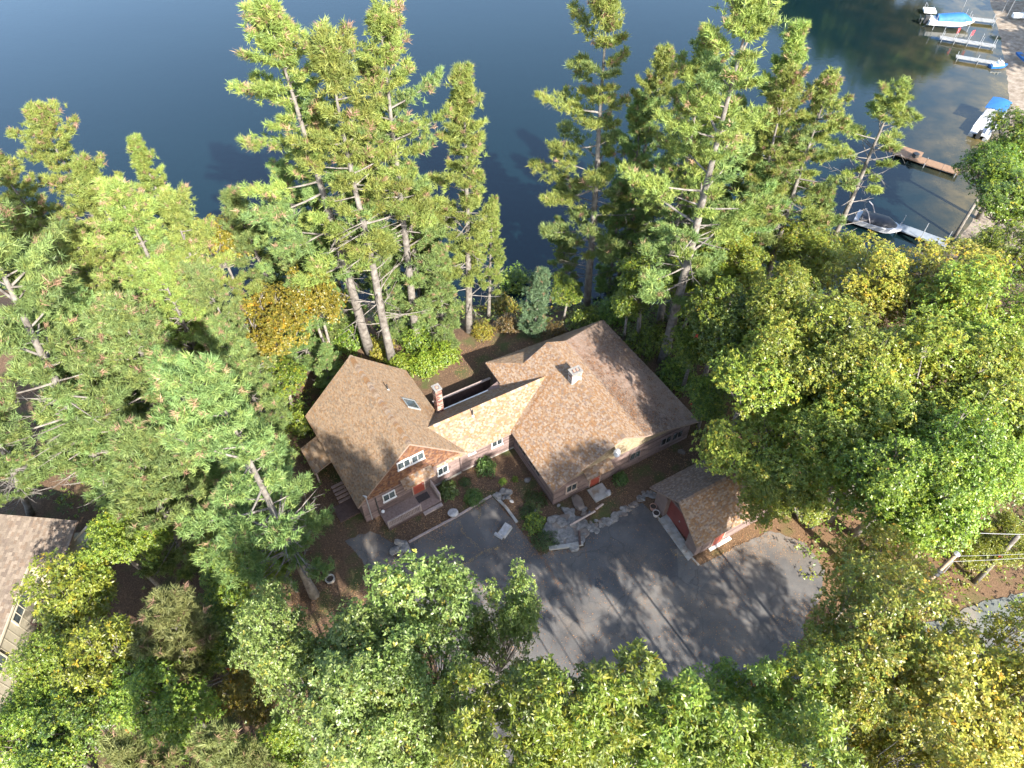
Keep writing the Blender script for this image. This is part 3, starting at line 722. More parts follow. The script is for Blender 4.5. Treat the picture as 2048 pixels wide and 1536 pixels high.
hn = MB(); hn.box(FG, .34, .375, 2.5, 2.6, .95, 1.1); hn.build('handle', M['metal'], gdo)
hd = MB(); hd.box(FG, .3, .545, 1.16, 3.94, 2.31, 2.52); hd.build('lintel', M['wall'], garage)
door(FG, 1.55, 2.5, .0, 2.0, -.03, garage, 'red')
ss = MB(); ss.box(FG, 1.3, 3.4, -.32, -.08, 0, .14); tag(ss.build('doorstep', M['white']), 'white timber step at the side door of the garage', 'step')

# ------------------------------------------------------------------ neighbour's house, lower left
FN = frame(-33.0, 14.0, 95.0)     # a runs away from the camera, b to the left
nb = empty('neighbour_house', FN(6, 4, 0), 'beige neighbouring house with tan shingle roof at the left edge', 'house')
e_ = 4.0
w = MB(); w.prism([FN(-6, .45, -.6), FN(8.2, .45, -.6), FN(8.2, .45, e_), FN(-6, .45, e_)], np.array(FN(0, 8, 0)) - np.array(FN(0, 0, 0))); wn_ = w.build('wall', M['beige'], nb)
x = -5.9
while x < 8.1:
    b_ = MB(); b_.box(FN, x, x + .05, .43, .449, -.5, e_ - .12); b_.build('batten', M['beige'], wn_); x += .62
w = MB(); w.prism([FN(8.21, -.9, -.6), FN(11.6, -.9, -.6), FN(11.6, -.9, e_ - .4), FN(8.21, -.9, e_ - .4)], np.array(FN(0, 5, 0)) - np.array(FN(0, 0, 0))); w.build('wall', M['beige'], nb)
zr_ = lambda b: e_ + .02 + (b) * .40
roof_plane(nb, [FN(-6.5, 0, zr_(0)), FN(8.1, 0, zr_(0)), FN(8.1, -1.9, zr_(-1.9)), FN(11.9, -1.9, zr_(-1.9)), FN(11.75, 5.5, zr_(5.5)), FN(-6.5, 5.5, zr_(5.5))], .16, [(0.135, 0.107, 0.082), (0.16, 0.128, 0.098), (0.12, 0.094, 0.074), (0.18, 0.145, 0.112), (0.14, 0.104, 0.076)], 51, M['shingle'], .17, .30)
b_ = MB(); b_.box(FN, -6.5, 8.05, -.05, -.004, zr_(0) - .2, zr_(0) + .0); b_.build('fascia_board', M['beigetrim'], nb)
for a0 in (4.6, .2):
    window(FN, a0, a0 + 2.3, 2.1, 3.1, .42, nb, 4, 'beigetrim', False, .1)
for a_, b0 in ((8.6, -2.6), (11.5, -2.6)):
    b_ = MB(); b_.tube([FN(a_, -.9, 1.2), FN(a_, b0, zr_(-1.9) - .25)], .09, 4); b_.build('brace', M['beigetrim'], nb)
b_ = MB(); b_.box(FN, 8.0, 12.2, -2.75, -2.6, 1.2, 2.3); b_.build('porch_wall', M['beigetrim'], nb)
pl = MB(); pl.box(FN, 7.0, 12.2, -2.74, .4, .95, 1.05); po = pl.build('porch_floor', M['beige'], nb)
for k in range(9):
    b_ = MB(); b_.box(FN, 5.2, 6.9, -.0 - k * .27 + .0, .2 - k * .27, 1.06 - .0, 1.1); b_.build('plank', M['beigetrim'], po)
b_ = MB(); b_.box(FN, 5.2, 6.99, -2.4, .4, .6, .95); b_.build('landing', M['darkwood'], nb)
b_ = MB(); b_.box(FN, -6.5, -3.0, -1.8, .44, .4, .62); b_.build('side_deck', M['beigetrim'], nb)

# ------------------------------------------------------------------ plants
def unit(a):
    return a / (np.linalg.norm(a, axis=-1, keepdims=True) + 1e-9)
def needles(rng, pos, dirs, cols, n, length, width, bias=0.75):
    N = len(pos)
    P = np.repeat(pos, n, 0); D = np.repeat(dirs, n, 0); K = np.repeat(cols, n, 0)
    d = unit(D * bias + rng.normal(0, 0.62, P.shape))
    side = unit(np.cross(d, rng.normal(0, 1, P.shape)))
    ln = length * rng.uniform(.65, 1.2, (N * n, 1)); b = P + rng.normal(0, length * .16, P.shape)
    V = np.stack([b - side * width * .5, b + side * width * .5, b + d * ln], 1).reshape(-1, 3)
    K = K * rng.uniform(.82, 1.18, (N * n, 1))
    return V, np.repeat(K, 3, 0)
def leaves(rng, pos, axis, cols, n, length, width, droop=0.1, flat=0.5):
    """rosettes of n rhombic leaves round each twig tip"""
    N = len(pos)
    P = np.repeat(pos, n, 0); A = np.repeat(axis, n, 0); K = np.repeat(cols, n, 0)
    r = unit(rng.normal(0, 1, P.shape)); r = unit(r - A * (r * A).sum(1, keepdims=True))
    d = unit(r + A * rng.uniform(-.1, .9, (N * n, 1)) - np.array([0, 0, 1]) * droop)
    up = unit(A * flat + np.array([0, 0, .5]) + rng.normal(0, .35, P.shape))
    side = unit(np.cross(d, up))
    nrm = np.cross(side, d)
    ln = length * rng.uniform(.6, 1.2, (N * n, 1)); w = width * rng.uniform(.75, 1.2, (N * n, 1))
    b = P + rng.normal(0, length * .18, P.shape)
    V = np.stack([b, b + d * ln * .55 + side * w * .5 + nrm * ln * .06, b + d * ln - nrm * ln * .1, b + d * ln * .55 - side * w * .5 + nrm * ln * .06], 1).reshape(-1, 3)
    K = K * rng.uniform(.8, 1.22, (N * n, 1))
    return V, np.repeat(K, 4, 0)
def pal(rng, cols, n):
    cols = np.array(cols); i = rng.randint(len(cols), size=n); j = rng.randint(len(cols), size=n); t = rng.uniform(0, 1, (n, 1))
    return cols[i] * t + cols[j] * (1 - t)

PINE_Y = [(0.182, 0.24, 0.055), (0.217, 0.27, 0.065), (0.157, 0.215, 0.058), (0.227, 0.25, 0.058)]
PINE_G = [(0.142, 0.212, 0.067), (0.172, 0.238, 0.075), (0.117, 0.18, 0.061), (0.203, 0.251, 0.07)]
PINE_B = [(0.10, 0.16, 0.085), (0.125, 0.185, 0.09), (0.085, 0.135, 0.07)]
CONE = np.array([0.30, 0.20, 0.125])
OAK_G = [(0.123, 0.187, 0.02), (0.164, 0.229, 0.026), (0.212, 0.262, 0.03), (0.096, 0.153, 0.018)]
OAK_Y = [(0.242, 0.246, 0.031), (0.302, 0.277, 0.039), (0.188, 0.214, 0.031), (0.266, 0.214, 0.033)]
OAK_M = [(0.168, 0.226, 0.031), (0.218, 0.268, 0.035), (0.129, 0.191, 0.028), (0.244, 0.255, 0.033)]
OAK_W = [(0.13, 0.194, 0.041), (0.168, 0.234, 0.055), (0.098, 0.154, 0.032), (0.206, 0.257, 0.075)]
OLIVE = [(0.193, 0.157, 0.018), (0.231, 0.185, 0.022), (0.154, 0.14, 0.018), (0.132, 0.134, 0.02)]
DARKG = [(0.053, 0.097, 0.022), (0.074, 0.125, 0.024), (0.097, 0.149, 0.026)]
LIME = [(0.17, 0.21, 0.02), (0.22, 0.25, 0.022), (0.12, 0.165, 0.02)]

def pine_data(seed, h, Rm=4.0, crown=0.35, palette=PINE_Y, density=1.0, gap=0.9, dead=10, lean=(0, 0), cones=0.05, nn=20, sz=0.36, pal_low=None, r0=None, fork=0.0, skip=0.12, top_bulk=0.45):
    rng = np.random.RandomState(seed)
    tr = MB(); zs = np.linspace(0, h, 12)
    la = rng.uniform(0, 6.28); wob = rng.normal(0, .10, (12, 2)).cumsum(0) * .35; wob -= wob[0]
    cx = np.array([lean[0] * (z / h) ** 1.3 for z in zs]) + wob[:, 0]
    cy = np.array([lean[1] * (z / h) ** 1.3 for z in zs]) + wob[:, 1]
    r0 = r0 or 0.010 * h + .08
    tr.tube([(cx[i], cy[i], zs[i] - (.4 if i == 0 else 0)) for i in range(12)], [max(r0 * (1 - zs[i] / h) ** .8, .025) * (1.25 if i == 0 else 1) for i in range(12)], 9)
    ax = lambda z: np.array([np.interp(z, zs, cx), np.interp(z, zs, cy), z])
    pos = []; dr = []; col = []
    z = h * crown
    n_side = rng.uniform(0, 6.28)
    while z < h - .3:
        x = (z - h * crown) / (h * (1 - crown))
        prof = (1 - x) ** top_bulk * (0.6 + .4 * min(1, x / .2))
        nb_ = rng.randint(3, 6) if x > .75 else rng.randint(3, 5)
        a0 = rng.uniform(0, 6.28)
        for k in range(nb_):
            if rng.uniform() < skip: continue
            az = a0 + 6.283 * k / nb_ + rng.uniform(-.35, .35)
            L = max(Rm * prof * rng.choice([rng.uniform(.35, .7), rng.uniform(.7, 1.2)]) * (.82 + .18 * math.cos(az - n_side)), .6)
            el = R(-6 + 44 * x ** 1.6) + rng.uniform(-.12, .15)
            o = ax(z + rng.uniform(-.25, .25)); out = np.array([math.cos(az), math.sin(az), 0]); lat = np.array([-out[1], out[0], 0])
            f = np.linspace(0, 1, 5)
            curve = lambda t: o + out * (L * t * math.cos(el)) + np.array([0, 0, 1]) * (L * t * math.sin(el) + .16 * L * t * t)
            rb = .016 * L + .012
            tr.tube([curve(t) for t in f], [rb * (1.15 - t) for t in f], 4, cap=False)
            nt_ = int((L * 17 + 10) * density)
            t = rng.uniform(.22 if x > .5 else .38, 1.02, nt_) ** .8
            wl_ = rng.normal(0, 1, nt_) * (.17 * L * (1.25 - t) * np.minimum(1, t * 1.6) + .13)
            vj = np.abs(rng.normal(0, .10, nt_)) + .04
            p = o[None] + out[None] * (L * t * math.cos(el))[:, None] + lat[None] * wl_[:, None]
            p[:, 2] += L * t * math.sin(el) + .16 * L * t * t + vj - .05 * np.abs(wl_)
            d = unit(out[None] * .55 + lat[None] * (np.sign(wl_) * .35)[:, None] + np.array([0, 0, .65]) + rng.normal(0, .2, (nt_, 3)))
            pl_ = palette if pal_low is None or rng.uniform() < .25 + .9 * x else pal_low
            c = pal(rng, pl_, nt_) * rng.uniform(.85, 1.15)
            cm = (rng.uniform(size=nt_) < cones * (0.3 + 1.6 * x)) & (t > .6)
            c[cm] = CONE * rng.uniform(.8, 1.2)
            pos.append(p); dr.append(d); col.append(c)
            # side twigs
            for q in range(2 if L > 1.6 else 0):
                tt = rng.uniform(.35, .8); s_ = rng.choice([-1, 1]); b0 = curve(tt)
                tr.tube([b0, b0 + (out * .6 + lat * s_ * .8 + np.array([0, 0, .15])) * L * .28], [.016, .006], 3, cap=False)
        z += gap * rng.uniform(.7, 1.3) * (1.0 - .45 * x)
    tp = ax(h)
    nt_ = int(110 * density); p = tp + rng.normal(0, 1, (nt_, 3)) * np.array([.26, .26, .0]); p[:, 2] -= rng.uniform(-.15, 2.6, nt_); p[:, :2] += (p[:, :2] - tp[:2]) * ((tp[2] - p[:, 2]) * .55)[:, None]; pos.append(p); dr.append(unit(rng.normal(0, .5, (nt_, 3)) + [0, 0, 1])); col.append(pal(rng, palette, nt_))
    for k in range(dead):       # bare dead limbs under the crown
        z = h * rng.uniform(max(.15, crown - .3), crown + .22); az = rng.uniform(0, 6.28); L = rng.uniform(1.0, 3.4) * min(1, Rm / 4)
        o = ax(z); out = np.array([math.cos(az), math.sin(az), rng.uniform(-.1, .35)]); e = o + out * L
        bend = np.array([0, 0, rng.uniform(-.1, .4)])
        tr.tube([o, o + out * L * .5 + bend * .2, e + bend], [.055, .035, .01], 4, cap=False)
        for q in range(3):
            b0 = o + out * L * rng.uniform(.35, .9); v = unit(out + rng.normal(0, .6, 3)) * L * rng.uniform(.2, .4)
            tr.tube([b0, b0 + v], [.022, .006], 3, cap=False)
    pos = np.concatenate(pos); dr = np.concatenate(dr); col = np.concatenate(col)
    V, K = needles(rng, pos, dr, col, nn, sz, .055)
    return tr, V, K

def broad_data(seed, h, Rm, ch, palette, nros=4900, nleaf=8, ll=0.185, lw=0.09, clumps=70, r0=None, red=0.0003, limbs=True, droop=.12, inner=.25, flatten=1.0, stems=1):
    """deciduous tree: trunk, forking limbs, leaf rosettes gathered in clumps. ch = height of the crown"""
    rng = np.random.RandomState(seed)
    tr = MB(); cz = h - ch * .5
    r0 = r0 or .016 * h + .03
    base_z = h - ch * .85
    tops = []
    for s in range(stems):
        off = np.array([rng.uniform(-.3, .3), rng.uniform(-.3, .3), 0]) * (stems > 1) * 2
        fk = np.array([rng.normal(0, .03) * h, rng.normal(0, .03) * h, base_z]) + off * 1.5
        tr.tube([off * .3 + np.array([0, 0, -.4]), off * .5 + fk * .45, fk], [r0 * 1.2 / stems ** .5, r0 * .9 / stems ** .5, r0 * .72 / stems ** .5], 8)
        tops.append(fk)
    # clump centres, gathered on a few uneven lobes
    lobes = [(np.array([0, 0, cz]), Rm * .62)]
    for k in range(4):
        a = rng.uniform(0, 6.28); q = rng.uniform(.35, .62) * Rm
        lobes.append((np.array([math.cos(a) * q, math.sin(a) * q, cz + rng.uniform(-.28, .22) * ch]), Rm * rng.uniform(.34, .55)))
    cc = []; tries = 0
    while len(cc) < clumps:
        tries += 1
        lc, lr = lobes[rng.randint(len(lobes))]
        p = rng.normal(0, 1, 3); p /= np.linalg.norm(p); rr = rng.uniform(.3, 1.0) ** .4
        if p[2] < -.35: continue
        q = lc + p * rr * lr * np.array([1, 1, ch / (2.1 * Rm) * 1.4 * flatten])
        if all(np.linalg.norm(q - c) > Rm * .13 for c in cc) or tries > clumps * 12: cc.append(q)
    cr = np.array([Rm * rng.uniform(.09, .22) for _ in cc])
    for c, r_ in zip(cc, cr):
        fk = tops[rng.randint(len(tops))]
        mid = fk * .45 + c * .55 + np.array([rng.normal(0, .25), rng.normal(0, .25), -.12 * Rm + rng.normal(0, .2)])
        if limbs: tr.tube([fk, mid, c], [r0 * .34, r0 * .2, r0 * .07], 5, cap=False)
        for q in range(4):
            e = c + unit(rng.normal(0, 1, 3) + [0, 0, .4]) * r_ * rng.uniform(.6, 1.05)
            tr.tube([mid * .3 + c * .7, e], [r0 * .07 + .006, .006], 3, cap=False)
    wts = cr ** 2; wts /= wts.sum()
    pos = []; axs = []; col = []
    for i, (c, r_) in enumerate(zip(cc, cr)):
        n = max(6, int(nros * wts[i]))
        d = unit(rng.normal(0, 1, (n, 3)) + np.array([0, 0, .35])); u_ = rng.uniform(0, 1, n)
        rad = np.where(u_ < inner, rng.uniform(.3, .9, n), rng.uniform(.8, 1.4, n)) * r_
        p = c + d * rad[:, None] * np.array([1.08, 1.08, .82])
        outw = unit(p - np.array([0, 0, cz - ch * .3]))
        a = unit(d * .5 + outw * .6 + np.array([0, 0, .55]) + rng.normal(0, .22, (n, 3)))
        k = pal(rng, palette, n) * rng.uniform(.82, 1.18)
        k[rng.uniform(size=n) < red] = (0.42, 0.09, 0.02)
        yl = rng.uniform(size=n) < .05; k[yl] = k[yl] * np.array([1.6, 1.15, .8])
        pos.append(p); axs.append(a); col.append(k)
    pos = np.concatenate(pos); axs = np.concatenate(axs); col = np.concatenate(col)
    V, K = leaves(rng, pos, axs, col, nleaf, ll, lw, droop)
    return tr, V, K

def plant_meshes(tr, V, K, nper, bark, leafm):
    me = np_mesh('crown', V, nper, K, leafm)
    t = MB.__new__(MB); t.__dict__ = tr.__dict__
    tm = bpy.data.meshes.new('trunk'); tm.from_pydata(tr.v, [], tr.f); tm.materials.append(bark)
    tm.polygons.foreach_set('use_smooth', [True] * len(tr.f))
    return tm, me
def plant(name, meshes, x, y, label, cat, group, rot=0.0, scale=1.0, z=None):
    zz = gz(x, y) if z is None else z
    e = empty(name, (x, y, zz), label, cat, group)
    e.rotation_euler = (0, 0, rot); e.scale = (scale,) * 3
    if 'off' in e: del e['off']
    a = link('trunk', meshes[0], e); b = link('crown', meshes[1], e)
    return e
def top_place(u, v, h):
    """where a plant of height h stands if its top is seen at photo pixel (u, v)"""
    zg = 0.0
    for _ in range(4):
        p = at(u, v, zg + h); zg = gz(p[0], p[1])
    return p[0], p[1], zg

PALE = [(0.15, 0.17, 0.055), (0.18, 0.195, 0.07), (0.12, 0.145, 0.05)]
LIB = {}
def lib(key, i, make, n):
    if key not in LIB: LIB[key] = {}
    i %= n
    if i not in LIB[key]: LIB[key][i] = make(i)
    return LIB[key][i]
PINES = {   # kind: variants, height, radius, arguments
    'tall': (3, 30, 5.8, dict(crown=.34, gap=1.15, pal_low=PINE_G, cones=.09, dead=18, skip=.15)),
    'layer': (2, 29, 6.0, dict(crown=.26, gap=1.35, pal_low=PINE_G, dead=16, skip=.22)),
    'green': (3, 24, 5.4, dict(crown=.24, palette=PINE_G, gap=1.05, dead=46, density=.92)),
    'limb': (1, 25, 5.0, dict(crown=.45, dead=44, gap=1.1)),
    'slim': (2, 25, 3.8, dict(crown=.30, gap=.95, dead=18)),
    'bushy': (2, 16, 4.4, dict(crown=.08, palette=PINE_G, gap=.8, skip=.04, dead=8)),
    'thin': (1, 26, 4.2, dict(crown=.60, gap=1.2, skip=.3, dead=34)),
    'blue': (1, 8, 2.0, dict(crown=.06, palette=PINE_B, gap=.5, dead=0, skip=.02, nn=16, sz=.3)),
    'pale': (1, 17, 4.4, dict(crown=.08, palette=PALE, gap=.75, dead=6)),
}
_cnt = [0]
def pine(top, base, Rm, label, kind, v=None):
    """pine whose foot stands at photo pixel base and whose tip is seen at pixel top"""
    _cnt[0] += 1
    n, h0, R0, args = PINES[kind]
    me = lib(kind, _cnt[0] if v is None else v, lambda i: plant_meshes(*pine_data(hash_(kind) + i * 7, h0, Rm=R0, **args), 3, M['bark'], M['pine']), n)
    p = at(*base, 0)
    for _ in range(5): p = at(*base, gz(p[0], p[1]))
    x, y = p[0], p[1]; zg = gz(x, y)
    zz = np.arange(zg + 3, zg + 36, .1)
    q = np.array([at(*top, z) for z in zz]); i = np.argmin(np.hypot(q[:, 0] - x, q[:, 1] - y))
    h = zz[i] - zg; dx, dy = q[i, 0] - x, q[i, 1] - y
    e = plant('pine_tree', me, x, y, label, 'pine tree', 'white pines around the houses')
    sp_ = (_cnt[0] * 2.399) % 6.283
    e.rotation_mode = 'QUATERNION'
    e.rotation_quaternion = Vector((0, 0, 1)).rotation_difference(Vector((dx, dy, h)).normalized()) @ Quaternion((0, 0, 1), sp_)
    e.scale = (Rm / R0, Rm / R0, math.sqrt(h * h + dx * dx + dy * dy) / h0)
    return e
def hash_(k): return sum(ord(c) * (i + 3) for i, c in enumerate(k)) % 5000
BROADS = {   # kind: variants, radius, crown height, total height, arguments
    'green': (3, 4.5, 8.2, 16, dict(palette=OAK_G)),
    'mid': (3, 4.5, 8.2, 16, dict(palette=OAK_M)),
    'midhigh': (2, 4.2, 12, 20, dict(palette=[tuple(v * .92 for v in c) for c in OAK_M + OAK_Y], r0=.1, nros=4300)),
    'yellow': (2, 4.2, 11.0, 20, dict(palette=OAK_Y, nros=3800, r0=.15, inner=.12)),
    'white': (2, 4.4, 12, 18, dict(palette=OAK_W, r0=.13, ll=.19, lw=.085, nros=5200)),
    'red': (2, 3.5, 14, 21, dict(palette=[tuple(v * .86 for v in c) for c in OAK_G + OAK_M], r0=.055, nros=1600, nleaf=10, ll=.28, lw=.085, clumps=44, red=.001, inner=.1)),
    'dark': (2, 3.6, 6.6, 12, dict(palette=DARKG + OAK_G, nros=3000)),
    'olive': (2, 3.2, 6.0, 12, dict(palette=OLIVE, nros=2500, ll=.17, lw=.1, stems=2)),
    'spray': (1, 3.0, 6.0, 10, dict(palette=OAK_M + LIME, nros=1500, ll=.25, lw=.085, inner=.1)),
    'lime': (1, 2.5, 5.0, 6, dict(palette=LIME, nros=3000, nleaf=7, ll=.16, lw=.05)),
}
def oak(c, zc, Rm, label, kind='green', name='oak_tree', group='oaks around the lot', cat='oak tree', v=None, foot=None):
    """broadleaf tree whose crown centre is seen at photo pixel c and stands zc above the ground"""
    _cnt[0] += 1
    n, R0, ch0, h0, args = BROADS[kind]
    me = lib('b' + kind, _cnt[0] if v is None else v, lambda i: plant_meshes(*broad_data(hash_(kind) + 50 + i * 13, h0, R0, ch0, **args), 4, M['oakbark'], M['leaf']), n)
    x, y, _z = top_place(c[0], c[1], zc)
    fx, fy = foot or (0, 0)
    e = plant(name, me, x + fx, y + fy, label, cat, group, (_cnt[0] * 2.399) % 6.283)
    if foot:      # a leaning tree
        e.rotation_mode = 'QUATERNION'
        e.rotation_quaternion = Vector((0, 0, 1)).rotation_difference(Vector((-fx, -fy, zc)).normalized())
    e.scale = (Rm / R0, Rm / R0, zc / (h0 - ch0 * .5))
    return e

# pines along the shore, centre
pine((522, 8), (740, 705), 7.2, 'tall pine with cone-heavy ragged top, leftmost of the centre group behind the left wing', 'tall')
pine((655, 75), (787, 732), 6.4, 'tall pine with bare dead limbs mid-trunk, its foot hidden by the left wing roof', 'limb')
pine((750, 12), (835, 690), 6.2, 'tall pine with narrow pointed top, second top in the centre group', 'tall')
pine((925, 142), (937, 662), 4.2, 'slender straight pine with clear pale lower trunk behind the rear yard', 'slim')
pine((985, 400), (977, 640), 2.3, 'thin young pine right of the slender straight pine', 'slim')
pine((455, 385), (575, 640), 4.4, 'bushy dense green pine at the water left of the centre group', 'bushy')
pine((640, 400), (700, 660), 3.8, 'bright yellow-green pine in front of the two tall trunks', 'bushy')
pine((800, 330), (850, 660), 4.6, 'dense bright green pine right behind the dead-limbed trunk', 'bushy')
pine((875, 500), (890, 690), 3.4, 'fluffy light green young pine above the rear yard', 'bushy')
# right-hand group
pine((1225, -35), (1172, 625), 6.8, 'tall layered pine standing alone on the left of the right shore group', 'layer')
pine((1330, 95), (1232, 590), 5.2, 'dark-sided pine close behind the layered pine', 'layer')
pine((1510, -50), (1325, 725), 7.6, 'huge spreading pine at the centre of the right shore group', 'layer')
pine((1410, 230), (1340, 640), 4.4, 'mid-height pine with bare grey limbs below the spreading pine', 'green')
pine((1600, 55), (1455, 610), 4.3, 'narrow drooping pine right of the spreading pine', 'slim')
pine((1668, 140), (1510, 630), 5.4, 'yellow-green pine with cones, left of the boat with the black cover', 'tall')
pine((1530, 330), (1450, 640), 4.6, 'leafy pine among oaks below the narrow drooping pine', 'bushy')
pine((1800, 165), (1612, 600), 5.0, 'sparse thin-crowned pine with long bare trunk before the docks', 'thin')
pine((1085, 545), (1068, 672), 1.9, 'small blue-green pine in the clearing behind the right wing', 'blue')
# left mass
pine((60, 215), (330, 700), 5.4, 'tall yellow-green pine at the upper left edge', 'tall')
pine((268, 280), (420, 640), 3.2, 'small-topped pine rising behind the left mass', 'slim')
pine((160, 330), (375, 720), 4.0, 'slim pine between the edge pine and the big left pine', 'slim')
pine((225, 375), (440, 830), 6.2, 'broad yellow-green pine filling the upper left mass', 'tall')
pine((340, 395), (500, 800), 4.8, 'pine with long bare white limbs left of the olive maple', 'limb')
pine((-120, 330), (250, 1030), 7.0, 'huge pale-trunked pine leaning in from the left edge', 'green')
pine((400, 540), (555, 860), 4.0, 'pine with a pale stem beside the left wing', 'green')
pine((215, 600), (430, 960), 6.0, 'dense green pine in the middle of the left mass', 'green')
pine((100, 560), (330, 900), 5.5, 'broad green pine left of the dense one', 'green')
pine((400, 730), (629, 1190), 5.6, 'green pine reaching over the left corner of the house', 'green')
pine((-60, 760), (62, 1032), 4.6, 'pine standing above the neighbour roof', 'green')
pine((250, 870), (385, 1130), 5.2, 'shaded blue-green pine between the two houses', 'bushy')
pine((590, 560), (620, 740), 3.2, 'short soft green pine beside the olive maple', 'bushy')
pine((650, 690), (660, 790), 2.2, 'low dark pine at the rear corner of the left wing', 'bushy')
pine((330, 1200), (420, 1420), 4.4, 'soft pale green pine seen from above at the lower left', 'pale')
pine((420, 1470), (560, 1700), 3.2, 'yellow-tipped pine top at the bottom edge', 'pale')
pine((235, 1490), (450, 1730), 3.0, 'pine crown with long pale needles at the bottom left edge', 'pale')

# oaks on the right
oak((1545, 885), 9.5, 4.8, 'green oak whose boughs hang over the garage roof', 'mid', foot=(4.0, 1.9))
oak((1725, 890), 11, 4.9, 'large green oak right of the garage', 'mid')
oak((1530, 760), 12, 5.0, 'green oak beside the right wing eaves', 'mid')
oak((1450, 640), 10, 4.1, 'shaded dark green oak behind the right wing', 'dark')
oak((1560, 610), 12, 4.1, 'yellow-green oak with bare twigs beside the pines', 'mid')
oak((1700, 720), 14, 5.5, 'biggest yellow-green oak at the middle of the right canopy', 'mid')
oak((1850, 800), 14, 5.5, 'big oak in the right half of the canopy, above the poles', 'mid')
oak((1730, 560), 12, 4.3, 'yellow oak below the grey dock', 'yellow')
oak((1870, 590), 13, 4.8, 'golden-green oak under the dock end', 'yellow')
oak((1990, 660), 14, 5.2, 'yellow-green oak at the right edge of the canopy', 'mid')
oak((1790, 960), 15, 4.2, 'green oak right of the garage oak', 'green', foot=(4.5, 4.5))
oak((1900, 930), 15, 4.2, 'deep green oak above the utility pole', 'green')
oak((2030, 900), 13, 5.0, 'green oak at the right edge above the road', 'green')
oak((1570, 985), 8, 3.2, 'small oak over the right end of the garage', 'mid', foot=(4.2, 2.4))
oak((2010, 400), 9, 5.0, 'dark green oak on the beach near the grey dock', 'dark', group='trees by the beach')
oak((1985, 345), 9, 3.6, 'olive-tipped oak at the end of the brown dock', 'dark', group='trees by the beach')
oak((2045, 290), 10, 4.6, 'dark oak beside the pontoon boat', 'dark', group='trees by the beach')
oak((2010, 520), 10, 4.1, 'green oak with pale leaves above the golden oak', 'green', group='trees by the beach')
# yellow oaks, lower right
oak((1735, 1160), 12, 3.1, 'yellow-leaved oak in front of the utility pole', 'yellow')
oak((1690, 1330), 15, 3.8, 'wide yellow-green oak over the driveway entrance', 'midhigh')
oak((1890, 1400), 16, 4.2, 'sparse yellow oak over the road', 'yellow')
oak((1560, 1500), 15, 2.9, 'rightmost long-leaved oak at the bottom edge', 'red')
oak((2040, 1460), 16, 3.4, 'bright yellow oak in the bottom right corner', 'yellow')
oak((1780, 1530), 16, 3.2, 'yellow-green oak at the bottom edge below the wide one', 'yellow')
# white and red oaks, bottom
oak((855, 1335), 14, 4.0, 'silvery green white oak at the bottom centre', 'white')
oak((690, 1430), 14, 4.1, 'pale green white oak at the bottom left of centre', 'white')
oak((1000, 1275), 14, 2.0, 'small upright white oak crown nearest the granite block', 'white')
oak((1130, 1450), 15, 3.3, 'red oak with star-like leaf clusters at the bottom centre', 'red')
oak((1330, 1430), 15, 3.1, 'red oak with pale forked limbs right of bottom centre', 'red')
oak((960, 1500), 15, 2.5, 'yellowing red oak at the bottom edge between white oaks', 'red')
oak((1450, 1530), 15, 2.8, 'green red-oak crown at the bottom edge', 'red')
# olive and understory trees
G2 = 'understory trees between the pines'
oak((520, 640), 9, 3.9, 'olive-gold maple between the left pines and the house', 'olive', name='maple_tree', cat='maple tree', group=G2)
oak((440, 480), 10, 3.2, 'olive-gold maple at the waterside', 'olive', name='maple_tree', cat='maple tree', group=G2)
oak((620, 590), 9, 3.0, 'yellow-olive maple behind the tall ragged pine', 'olive', name='maple_tree', cat='maple tree', group=G2)
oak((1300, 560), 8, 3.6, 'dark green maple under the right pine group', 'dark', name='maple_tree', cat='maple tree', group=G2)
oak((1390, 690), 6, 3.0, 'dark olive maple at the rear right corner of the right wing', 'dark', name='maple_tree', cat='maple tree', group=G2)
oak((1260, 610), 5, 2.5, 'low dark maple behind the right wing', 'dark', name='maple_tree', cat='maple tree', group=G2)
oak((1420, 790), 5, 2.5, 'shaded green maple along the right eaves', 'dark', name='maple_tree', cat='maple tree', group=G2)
oak((560, 760), 5, 2.7, 'dark green beech beside the left wing', 'dark', name='beech_tree', cat='beech tree', group=G2)
oak((150, 1190), 7, 3.2, 'young cherry tree with yellow sprays beside the neighbour house', 'spray', name='cherry_tree', cat='cherry tree', group=G2)
oak((90, 1330), 8, 2.7, 'green cherry tree before the neighbour wall', 'green', name='cherry_tree', cat='cherry tree', group=G2)
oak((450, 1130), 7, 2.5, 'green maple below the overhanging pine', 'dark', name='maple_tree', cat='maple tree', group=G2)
oak((490, 1380), 6, 2.3, 'golden-leaved dogwood near the bottom left', 'olive', name='dogwood_tree', cat='dogwood', group=G2)
oak((420, 1290), 6, 2.7, 'dark green maple beside the pale pine', 'dark', name='maple_tree', cat='maple tree', group=G2)
oak((150, 1480), 8, 3.0, 'dark leafy maple in the bottom left corner', 'dark', name='maple_tree', cat='maple tree', group=G2)
oak((560, 1500), 7, 2.3, 'small green maple at the bottom edge', 'green', name='maple_tree', cat='maple tree', group=G2)
oak((1990, 1090), 3.5, 2.5, 'lime-green hemlock between the two poles', 'lime', name='hemlock_tree', cat='hemlock tree', group=G2)

